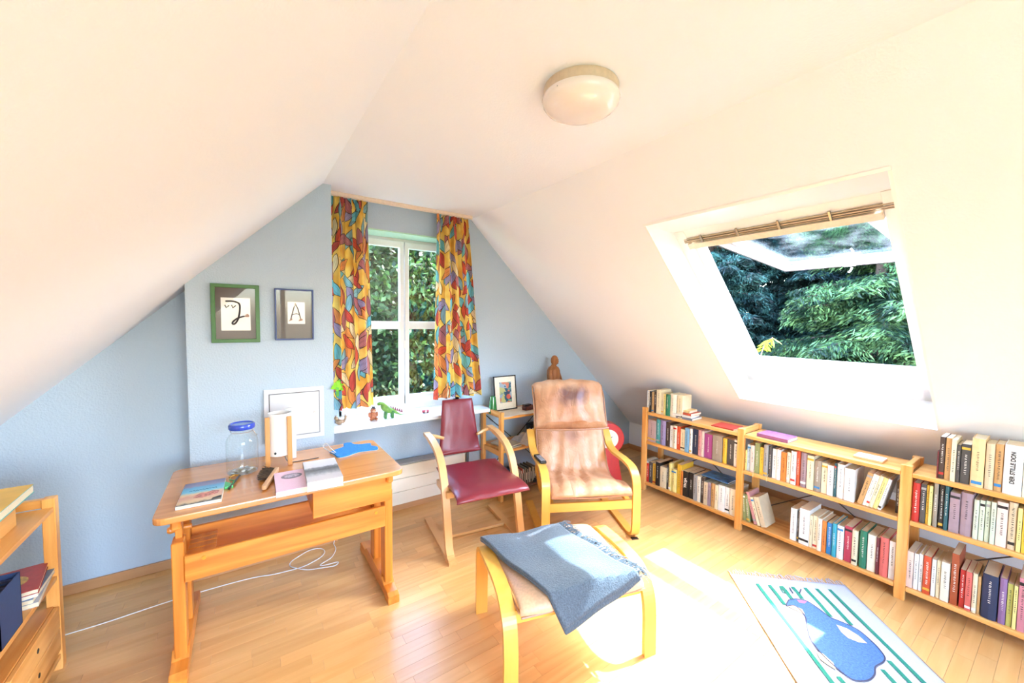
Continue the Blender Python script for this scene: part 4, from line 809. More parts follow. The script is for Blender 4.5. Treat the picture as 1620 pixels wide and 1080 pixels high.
# ---- tan leather cantilever lounge chair
def leather_mat():
    m, nt, p = base_mat('tan_leather'); L = nt.links.new; tc = N(nt, 'ShaderNodeTexCoord')
    n1 = N(nt, 'ShaderNodeTexNoise'); n1.inputs['Scale'].default_value = 5; n1.inputs['Detail'].default_value = 6; n1.inputs['Distortion'].default_value = .2; L(tc.outputs['Object'], n1.inputs['Vector'])
    cr = N(nt, 'ShaderNodeValToRGB'); e = cr.color_ramp.elements; e[0].position = .3; e[0].color = srgb('#B27A55'); e[1].position = .72; e[1].color = srgb('#DDB291'); k = e.new(.5); k.color = srgb('#C9946D'); L(n1.outputs['Fac'], cr.inputs[0])
    def blotch(prev, c, r, col, amt, soft=.5):
        s = N(nt, 'ShaderNodeVectorMath', operation='SUBTRACT'); L(tc.outputs['Object'], s.inputs[0]); s.inputs[1].default_value = c
        q = N(nt, 'ShaderNodeVectorMath', operation='DIVIDE'); L(s.outputs[0], q.inputs[0]); q.inputs[1].default_value = r
        nn = N(nt, 'ShaderNodeTexNoise'); nn.inputs['Scale'].default_value = 11; L(tc.outputs['Object'], nn.inputs['Vector'])
        l = N(nt, 'ShaderNodeVectorMath', operation='LENGTH'); L(q.outputs[0], l.inputs[0]); a = N(nt, 'ShaderNodeMath', operation='MULTIPLY_ADD'); a.inputs[1].default_value = .9; L(nn.outputs['Fac'], a.inputs[0]); L(l.outputs['Value'], a.inputs[2])
        r_ = N(nt, 'ShaderNodeMapRange'); r_.inputs[1].default_value = 1.45; r_.inputs[2].default_value = 1.45-soft*1.2; r_.inputs[3].default_value = 0; r_.inputs[4].default_value = amt; L(a.outputs[0], r_.inputs[0])
        x = N(nt, 'ShaderNodeMix', data_type='RGBA'); L(r_.outputs[0], x.inputs[0]); L(prev, x.inputs[6]); x.inputs[7].default_value = srgb(col); return x.outputs[2]
    o = blotch(cr.outputs[0], (.02, .62, .965), (.17, .4, .10), '#6A4540', .9); o = blotch(o, (.10, .66, .76), (.20, .3, .05), '#A8602C', .7); o = blotch(o, (0, .5, .63), (.08, .3, .08), '#8A5A48', .5); o = blotch(o, (.27, .42, .5), (.05, .2, .12), '#D0853E', .6)
    L(o, p.inputs['Base Color']); p.inputs['Roughness'].default_value = .42; p.inputs['Coat Weight'].default_value = .12; p.inputs['Coat Roughness'].default_value = .3
    # creases
    mp = N(nt, 'ShaderNodeMapping'); mp.inputs['Scale'].default_value = (6, 3, 3.5); L(tc.outputs['Object'], mp.inputs['Vector']); n2 = N(nt, 'ShaderNodeTexNoise'); n2.inputs['Scale'].default_value = 1.6; n2.inputs['Detail'].default_value = 3; n2.inputs['Distortion'].default_value = .5; L(mp.outputs[0], n2.inputs['Vector'])
    ab = N(nt, 'ShaderNodeMath', operation='SUBTRACT'); ab.inputs[1].default_value = .5; L(n2.outputs['Fac'], ab.inputs[0]); a2 = N(nt, 'ShaderNodeMath', operation='ABSOLUTE'); L(ab.outputs[0], a2.inputs[0]); a3 = N(nt, 'ShaderNodeMath', operation='POWER'); a3.inputs[1].default_value = .5; L(a2.outputs[0], a3.inputs[0])
    b = N(nt, 'ShaderNodeBump'); b.inputs['Strength'].default_value = .5; b.inputs['Distance'].default_value = .014; L(a3.outputs[0], b.inputs['Height'])
    n3 = N(nt, 'ShaderNodeTexNoise'); n3.inputs['Scale'].default_value = 220; L(tc.outputs['Object'], n3.inputs['Vector']); b2 = N(nt, 'ShaderNodeBump'); b2.inputs['Strength'].default_value = .15; b2.inputs['Distance'].default_value = .002; L(n3.outputs['Fac'], b2.inputs['Height']); L(b.outputs[0], b2.inputs['Normal']); L(b2.outputs[0], p.inputs['Normal'])
    return m
tan = leather_mat(); piping = plain('leather_piping', '#B07E5C', .4)
t = thing('lounge_chair', 'tan leather lounge chair with bentwood frame and stained headrest', 'chair', (2.08, 2.01, 0), R(-27))
for sx in (-1, 1):
    a, b = sx*.34-.030, sx*.34+.030
    MB().strip([(.62, .655), (.565, .60), (.50, .538), (.38, .515), (.24, .52), (.12, .520), (.03, .505), (-.03, .45), (-.045, .36), (-.045, .20), (-.045, .12), (-.03, .045), (.03, .012), (.14, .011), (.40, .011), (.62, .011)], a, b, .022, 6).build('arm_frame', birchZ, t)
    MB().strip([(-.03, .27), (.06, .285), (.22, .25), (.36, .235), (.46, .29), (.53, .42), (.59, .62), (.66, .88), (.70, .97)], sx*.29-.018, sx*.29+.018, .022, 5).build('seat_frame', birchZ, t)
    MB().box(a+.005, b-.005, -.05, -.02, 0, .006).build('foot_pad', blackM, t)
MB().box(-.31, .31, -.048, -.026, .235, .300, .003).build('front_rail', birchX, t)
MB().box(-.31, .31, .515, .535, .30, .36, .003).build('rear_rail', birchX, t)
MB().box(-.27, .27, .655, .675, .80, .86, .003).build('back_slat', birchX, t)
MB().box(-.27, .27, .605, .625, .60, .66, .003).build('back_slat', birchX, t)
prof = [(-.055, .345), (-.035, .372), (.06, .372), (.20, .338), (.32, .325), (.41, .36), (.48, .47), (.555, .64), (.62, .81), (.675, .975)]
cu = pad(prof, lambda s: (-.292, .292) if s > .3 else (-.305, .305), .085, nu=34, ks=8, bulge=.35, wr=.022, seed=9); c = cu.build('cushion', tan, t, True)
MB().tube([(x, y, z) for x, y, z in [(-.297, q[0]-.035*.0, q[1]) for q in crv(prof, 4)]], .006, 6).tube([(.297, q[0], q[1]) for q in crv(prof, 4)], .006, 6).tube([(-.30, -.058, .345), (0, -.066, .338), (.30, -.058, .345)], .006, 6).build('piping', piping, c)
hd = pad([(.495, .700), (.522, .73), (.560, .82), (.608, .94), (.655, 1.015), (.70, 1.03)], lambda s: (-.318+.012*math.sin(3.14*s), .318-.012*math.sin(3.14*s)),    .115, nu=30, bulge=.45, wr=.022, seed=12, ks=7).build('headrest', tan, t, True)
MB().tube(crv([(-.312, .455, .700), (-.2, .440, .697), (0, .436, .696), (.2, .440, .697), (.312, .455, .700)], 5), .008, 6).tube([(-.318, q[0], q[1]) for q in [(.510, .705), (.545, .78), (.60, .93), (.68, 1.03)]], .006, 6).tube([(.318, q[0], q[1]) for q in [(.510, .705), (.545, .78), (.60, .93), (.68, 1.03)]], .006, 6).build('piping', piping, hd)
# remote control on the left arm (about y=.25 in chair space)
rc = thing('remote_control', 'black remote control lying on left arm of tan lounge chair', 'remote control', (2.08+(-.335)*math.cos(R(-27))-.20*math.sin(R(-27)), 2.01+(-.335)*math.sin(R(-27))+.20*math.cos(R(-27)), .532), R(-27+8))
MB().box(-.024, .024, -.085, .085, .001, .020, .005, seg=2).build('remote_body', blackM, rc, True); m = MB(); 
for i in range(3):
    for j in range(7): m.box(-.016+i*.012, -.008+i*.012, -.07+j*.018, -.060+j*.018, .0195, .022, .001)
m.build('buttons', plain('button_grey', '#B4B4B8', .4), rc)

# ---- footstool
t = thing('footstool', 'bentwood footstool with tan leather cushion under grey blanket', 'footstool', (1.32, 1.47, 0), R(-16))
for sx, cx in ((-1, -.352), (1, .352)):
    MB().strip([(.255, .0), (.255, .08), (.253, .25), (.245, .345), (.215, .385), (.15, .398), (.0, .402), (-.10, .395), (-.18, .365), (-.235, .30), (-.255, .20), (-.258, .08), (-.260, .0)], cx-.032, cx+.032, .022, 6).build('side_frame', birchZ, t)
MB().box(-.322, .322, -.225, -.205, .285, .345, .003).build('cross_rail', birchX, t); MB().box(-.322, .322, .205, .225, .285, .345, .003).build('cross_rail', birchX, t)
tanl = plain('tan_leather_light', '#DDB08A', .45, bump=.3, bscale=90, var=.10)
c = pad([(-.262, .345), (-.245, .372), (-.15, .385), (.0, .382), (.15, .385), (.245, .380), (.262, .355)], lambda s: (-.312, .312), .062, nu=26, bulge=.22, wr=.006, seed=2).build('cushion', tanl, t, True)
MB().tube(crv([(-.315, -.255, .355), (-.315, 0, .375), (-.315, .255, .365)], 5), .005, 6).tube(crv([(.315, -.255, .355), (.315, 0, .375), (.315, .255, .365)], 5), .005, 6).tube([(-.31, -.272, .345), (.31, -.272, .345)], .005, 6).build('piping', piping, c)
# blanket laid over it
wool = plain('grey_wool', '#525C68', .95, bump=.9, bscale=140, var=.22, sheen=.15)
bk = thing('blanket', 'folded grey wool blanket with fringe draped over footstool', 'blanket', (1.32, 1.47, 0), R(-16))
A_, B_, C_, D_ = Vector((-.375, .215, 0)), Vector((.075, .275, 0)), Vector((.268, -.30, 0)), Vector((-.135, -.40, 0))
def bl_pt(u, v, lift=0):
    p = (A_*(1-u)+B_*u)*(1-v)+(D_*(1-u)+C_*u)*v; p.x -= .018*math.sin(v*3.1)*(1-u)
    z = .428+.006*math.sin(u*9+v*4)+.005*math.sin(v*13-u*5)+lift
    if p.y < -.275: 
        d = -.275-p.y; z -= 1.2*d; p.y = -.275-d*.45
    if p.y > .22: z -= (p.y-.22)*.8
    if p.x < -.30: z += (-.30-p.x)*.05
    return Vector((p.x, p.y, z))
for k, (nm, lf, sc) in enumerate((('blanket_layer', 0, 1), ('blanket_layer', .012, .985))):
    g = MB().grid(lambda u, v: tuple(bl_pt(.01+u*sc, v*sc, lf)), 44, 44).build(nm, wool, bk, True); mo = g.modifiers.new('thickness', 'SOLIDIFY'); mo.thickness = .012; mo.offset = 0
m = MB(); rr = random.Random(5)
for k in range(190):
    v = k/189; p = bl_pt(1.0, v, .010); n_ = (B_-A_).normalized(); ln = rr.uniform(.05, .085); a = rr.uniform(-.5, .5)
    e = p+n_*ln+Vector((rr.uniform(-.01, .01), rr.uniform(-.025, .015), 0)); mid = (p+e)/2+Vector((0, rr.uniform(-.008, .008), rr.uniform(.0, .012)))
    e.z = p.z-rr.uniform(.0, .016) if v < .9 else p.z-.03
    m.tube([tuple(p-n_*.006), tuple(mid), tuple(e)], [.0026, .0022, .0012], 4)
m.build('fringe', wool, bk)['kind'] = 'stuff'

# ---- rug
rg = thing('rug', 'white cotton rug with teal stripes and blue long-necked animal, fringed', 'rug', (2.555, 1.235, 0), math.atan2(-.686, .728))
rgm = plain('rug_cotton', '#B9B9C8', .95, bump=.7, bscale=180, var=.05)
def rv(u, v): return (u, -v)
RL = 1.30
MB().grid(lambda u, v: (u*.655, -(.025+v*(RL-.05)), .005+.0012*math.sin(u*9+v*17)), 40, 60).build('weave', rgm, rg, True)
md = rg.children[0].modifiers.new('thickness', 'SOLIDIFY'); md.thickness = .004; md.offset = 1
m = MB(); m.tube([(-.002, -.02, .005), (-.002, -RL+.02, .005)], .003, 6).tube([(.657, -.02, .005), (.657, -RL+.02, .005)], .003, 6).build('edge_binding', plain('binding_tan', '#B59A7C', .9), rg)
m = MB()
for e_ in (0, 1):
    for k in range(46):
        u = .008+k*.0142; y0 = -.025 if e_ == 0 else -RL+.025; s = 1 if e_ == 0 else -1; ln = rr.uniform(.035, .06)
        m.tube([(u, y0, .006), (u+rr.uniform(-.008, .008), y0+s*ln*.5, .008), (u+rr.uniform(-.014, .014), y0+s*ln, .003)], [.003, .0028, .0016], 4)
m.build('fringe', rgm, rg)['kind'] = 'stuff'
teal = plain('teal_dye', '#237A66', .95, bump=.6, bscale=180, var=.12); blu = plain('blue_dye', '#4468A4', .95, bump=.6, bscale=120, var=.28); lin_ = plain('dark_outline', '#3A3A50', .9); tn = plain('tan_dye', '#CDB08C', .95, var=.05); pk = plain('pink_dye', '#B86A88', .95)
def band(pts, w, z0=.0072, z1=.0082):
    P = crv([Vector(p) for p in pts], 4); L_ = []; R_ = []
    for i, p in enumerate(P):
        a = Vector(P[max(i-1, 0)]); b = Vector(P[min(i+1, len(P)-1)]); d = (b-a).normalized(); n_ = Vector((-d.y, d.x))*w/2; L_.append(Vector(p)+n_); R_.append(Vector(p)-n_)
    m = MB()
    for i in range(len(P)-1):
        v = [m.bm.verts.new((q.x, -q.y, z)) for z in (z1,) for q in (L_[i], L_[i+1], R_[i+1], R_[i])]; m.bm.faces.new(v)
    return m
for u0, u1, v0, v1 in ((.125, .165, .105, 1.2), (.193, .198, .105, .275), (.198, .24, .735, 1.2), (.262, .264, .105, .215), (.270, .30, .76, 1.2), (.325, .325, .10, .205), (.345, .36, .75, 1.2), (.395, .400, .098, .335), (.425, .44, .66, 1.2), (.46, .472, .094, .38), (.493, .505, .60, 1.2), (.534, .575, .088, 1.2)):
    band([(u0, v0), ((u0+u1)/2+.003, (v0+v1)/2), (u1, v1)], .020).build('stripe', teal, rg)
body = [(.241, .23), (.292, .213), (.34, .223), (.369, .277), (.392, .339), (.422, .36), (.46, .389), (.485, .424), (.496, .479), (.499, .531), (.488, .584), (.456, .617), (.404, .65), (.369, .697), (.315, .736), (.253, .743), (.225, .70), (.20, .62), (.20, .52), (.235, .42), (.26, .36), (.262, .31), (.248, .275), (.204, .283)]
MB().prism([(a, -b) for a, b in body][::-1], .0062, .0086, 'Z').build('animal_figure', blu, rg)
band(body+[body[0]], .006, 0, .0094).build('figure_outline', lin_, rg)
for nm, q, mt in (('figure_patch', [(.392, .393), (.431, .414), (.457, .457), (.465, .504), (.428, .504), (.392, .482), (.384, .446)], tn), ('figure_patch', [(.288, .22), (.34, .225), (.316, .247), (.29, .245)], pk), ('figure_patch', [(.18, .602), (.173, .645), (.186, .671), (.21, .70), (.222, .659), (.205, .61)], tn), ('figure_patch', [(.205, .285), (.246, .274), (.276, .300), (.268, .34), (.25, .33)], tn)):
    MB().prism([(a, -b) for a, b in q][::-1], .0080, .0092, 'Z').build(nm, mt, rg)
for q in ([(.302, .113), (.296, .166)], [(.365, .116), (.334, .159)], [(.250, .11), (.244, .168), (.275, .138)]): band(q, .007, 0, .0096).build('antler_stroke', lin_ if q[0][0] > .3 else teal, rg)

# ---- white cable on the floor
t = thing('power_cable', 'thin white cable looping across floor under the desk', 'cable', (0, 0, 0))
cp = [(-.95, 2.80), (-.767, 2.826), (-.549, 2.834), (-.288, 2.854), (.017, 2.833), (.149, 2.797), (.28, 2.79), (.367, 2.817), (.429, 2.88), (.41, 2.955), (.33, 2.96), (.24, 2.90), (.22, 2.84), (.28, 2.76), (.36, 2.715), (.46, 2.69), (.48, 2.72), (.38, 2.74), (.46, 2.80), (.50, 2.88), (.50, 2.96)]
MB().tube([(a, b, .003+.003*math.sin(i*.35)**2) for i, (a, b) in enumerate(crv(cp, 6))]+[(.512, 2.978, .03), (.515, 2.978, .12)], .0028, 6).build('cord', plain('cable_white', '#F0ECE6', .4), t)
MB().box(.50, .53, 2.965, 2.983, .11, .145, .004).build('plug', white, t)

# ---- left bookcase
t = thing('low_bookcase', 'low pine bookcase with two drawers at left edge beside pale blue wall', 'bookcase', (-.86, 2.12, 0))
for yy in (-.48, .44):
    for xx in (-.15, .108): MB().box(xx, xx+.042, yy, yy+.044, 0, .795, .003).build('post', pineZ, t)
    for z in (.755, .40, .06): MB().box(-.108, .108, yy+.008, yy+.036, z, z+.038, .002).build('side_rail', pineX, t)
for z in (.755, .44, .075): MB().box(-.148, .146, -.437, .44, z-.020, z, .002).build('shelf_board', pineY, t)
cb = MB().box(-.13, .132, -.02, .436, .095, .305, .002).build('drawer_box', pineY, t)
for k, z in enumerate((.100, .203)):
    d = MB().box(.132, .150, -.015, .432, z, z+.098, .003).build('drawer', pineY, t); MB().lathe([(.010, .1502), (.010, .1508)], 14, (.205, z+.052), 'X').build('finger_hole', blackM, d)
bx = -.86; 
t = thing('wooden_box', 'light wooden box on top of left bookcase', 'box', (-.90, 2.22, .7555)); MB().box(-.10, .125, -.2, .19, 0, .085, .002).build('box_body', pineY, t); MB().box(-.102, .127, -.202, .192, .080, .092, .002).build('lid', pineX, t)
t = flat_book('large book with yellow cover and teal edge on left bookcase', (-.965, 2.20, .8480), .215, .32, .034, '#59B7B4', .02, hard=True, topmat=plain('yellow_cover', '#EDBB4A', .4, var=.12, bscale=8))
flat_book('grey ring-bound book at bottom of pile on left bookcase', (-.90, 2.30, .440), .20, .26, .018, '#B8B6B8', .12)
flat_book('blue-grey book second from bottom of pile on left bookcase', (-.905, 2.315, .4585), .19, .24, .018, '#7C8CA4', .02)
flat_book('white book under the red one on left bookcase', (-.90, 2.29, .477), .20, .25, .012, '#E8E4E0', .22)
t = flat_book('red book with ornate gold medallion on top of pile', (-.925, 2.30, .4895), .225, .24, .018, '#B03A34', .16, hard=True, topmat=plain('red_cover', '#B5403A', .4, var=.1))
MB().prism([(.115+.07*math.cos(a), .11+.06*math.sin(a)) for a in [k*math.pi/12 for k in range(24)]], .0188, .0194, 'Z').build('medallion', plain('gold_print', '#C9A24E', .4, var=.4, bscale=60), t)
t = thing('magazine_holder', 'dark blue cardboard file holder standing on left bookcase', 'file holder', (-.83, 2.15, .4405)); nv = plain('navy_card', '#2C3F66', .5)
MB().box(-.10, .115, -.08, -.077, 0, .20).box(-.10, .115, .077, .08, 0, .20).box(.112, .115, -.08, .08, 0, .20).box(-.10, .115, -.08, .08, 0, .003).build('case', nv, t)
for k in range(8): f = MB().box(-.09, .105, 0, .014, .004, .186-.003*(k % 3)).build('folder', plain('folder_%d' % (k % 3), ['#25324E', '#3A4C74', '#1E2636'][k % 3], .6), t, loc=(0, -.074+k*.0185, 0))
flat_book('white booklet leaning at very left bottom of shelf edge', (-.86, 1.99, .440), .14, .05, .17, '#E4DED6', 0)

# ---- long bookcase
BX = 3.135
t = thing('long_bookcase', 'long low pine bookcase of three bays under the roof window', 'bookcase', (BX, 1.0, 0))
posts = [2.345, 1.465, .552, -.35]
for py in posts:
    for xx in (0, .262): MB().box(xx, xx+.032, py-1.0-.024, py-1.0+.024, 0, .797, .003).build('post', pineZ, t)
    for z in (.752, .44, .06): MB().box(.032, .262, py-1.0-.013, py-1.0+.013, z, z+.042, .002).build('side_rail', pineX, t)
    for z in (.16, .2, .24, .30, .34, .38, .55, .6, .65): MB().lathe([(.0035, py-1.0-.0135), (.0035, py-1.0-.013)], 8, (.27+.012, z), 'Y').build('peg_hole', blackM, t) if py in (.552,) else None
for a, b in zip(posts, posts[1:]):
    for zt in (.758, .480, .085): MB().box(.002, .292, b-1.0+.0245, a-1.0-.0245, zt-.026, zt, .003).build('shelf_board', pineY, t)
    MB().tube([(.298, a-1.0-.02, .1), (.298, b-1.0+.02, .7)], .004, 6).tube([(.302, b-1.0+.02, .1), (.302, a-1.0-.02, .7)], .004, 6).build('cross_brace', plain('brace_grey', '#5A504A', .4, .5), t)

CC = {'white': '#EFEAE4', 'black': '#26211F', 'tan': '#C99A62', 'dkbrown': '#4A3830', 'cream': '#EAD9B4', 'beige': '#D8C2A0', 'paleyellow': '#EBD888', 'green': '#2E7A5C', 'ivory': '#F0E4CC', 'greypink': '#B89A98', 'teal': '#4FA0A0', 'lavender': '#9A8CB4', 'orangered': '#D2502C', 'skyblue': '#7FAED0', 'navy': '#2B3350', 'rose': '#C88E8C', 'palepink': '#EBCFC2', 'magenta': '#A04684', 'taupe': '#9A8C7C', 'yellow': '#E8B83A', 'charcoal': '#4C4846', 'bluegrey': '#7A8CA4', 'red': '#C23028', 'mustard': '#D8A83A', 'orange': '#DE8038', 'grey': '#A09C98', 'mauve': '#A08890', 'olive': '#8A9260', 'olive2': '#B8B460', 'paleblue': '#B8CCD8', 'dkteal': '#2C5A60', 'blue': '#2F7FB8', 'turq': '#35A0B4', 'crimson': '#B83A50', 'maroon': '#6E2A2C', 'coral': '#DC6A60', 'peach': '#F0C890', 'sage': '#CBD3BC', 'rust': '#A8502C', 'purple': '#8C6A94', 'pink': '#D08590'}
bcol = {k: plain('cover_'+k, v, .5, var=.07, bscale=25) for k, v in CC.items()}
inkD = plain('spine_ink_dark', '#3A322E', .5); inkL = plain('spine_ink_light', '#EDE6DA', .5)
def luma(c): s = srgb(CC[c]); return .3*s[0]+.6*s[1]+.1*s[2]
def book(label, x, yc, z, w, h, d, c, lean=0, group=None, seed=0, title=None):
    """standing book, spine facing -x"""
    rr = random.Random(seed); hard = rr.random() < .4; m = MB(); r_ = w*.10 if hard else w*.03; tb_ = .0022 if hard else .0008
    sp = [(d, -w/2), (.004, -w/2), (0, -w/2+r_), (-r_, 0), (0, w/2-r_), (.004, w/2), (d, w/2), (d, w/2-tb_), (.004, w/2-tb_), (.0035, 0), (.004, -w/2+tb_), (d, -w/2+tb_)]
    m.prism([(a, b) for a, b in sp][::-1], 0, h, 'Z'); o = m.build('book', bcol[c]); o.location = (x, yc, z); o.rotation_euler = (lean, 0, 0); tag(o, label, 'book', group)
    i = .003 if hard else .0
    MB().box(.0046, d-max(i, .0004), -w/2+tb_+.0001, w/2-tb_-.0001, max(i, .0003), h-max(i, .0006)).build('page_block', pageM, o)
    im = inkD if luma(c) > .28 else inkL
    if title: text('spine_title', title[0], title[1], im if len(title) < 3 else title[2], o, (-r_-.0008, 0, h*.55), (R(90), R(-90), R(-90)))
    elif w > .011:
        k = MB(); zz = h*rr.uniform(.22, .4); top = h*rr.uniform(.72, .9); tw = min(.0045, w*.16)
        while zz < top:
            ln = rr.uniform(.003, .008); k.box(-r_-.0009, -r_-.0001, -tw, tw*rr.uniform(.3, 1), zz, zz+ln*.5); zz += ln+rr.uniform(.0, .006)
        k.build('spine_print', im, o)
        if rr.random() < .45:
            q = rr.choice(['red', 'black', 'white', 'blue', 'mustard', 'grey']); zq = h*rr.choice([.06, .1, .86]); MB().box(-r_-.0006, .0, -w/2+r_, w/2-r_, zq, zq+h*.06).build('spine_band', bcol[q], o)
    return o
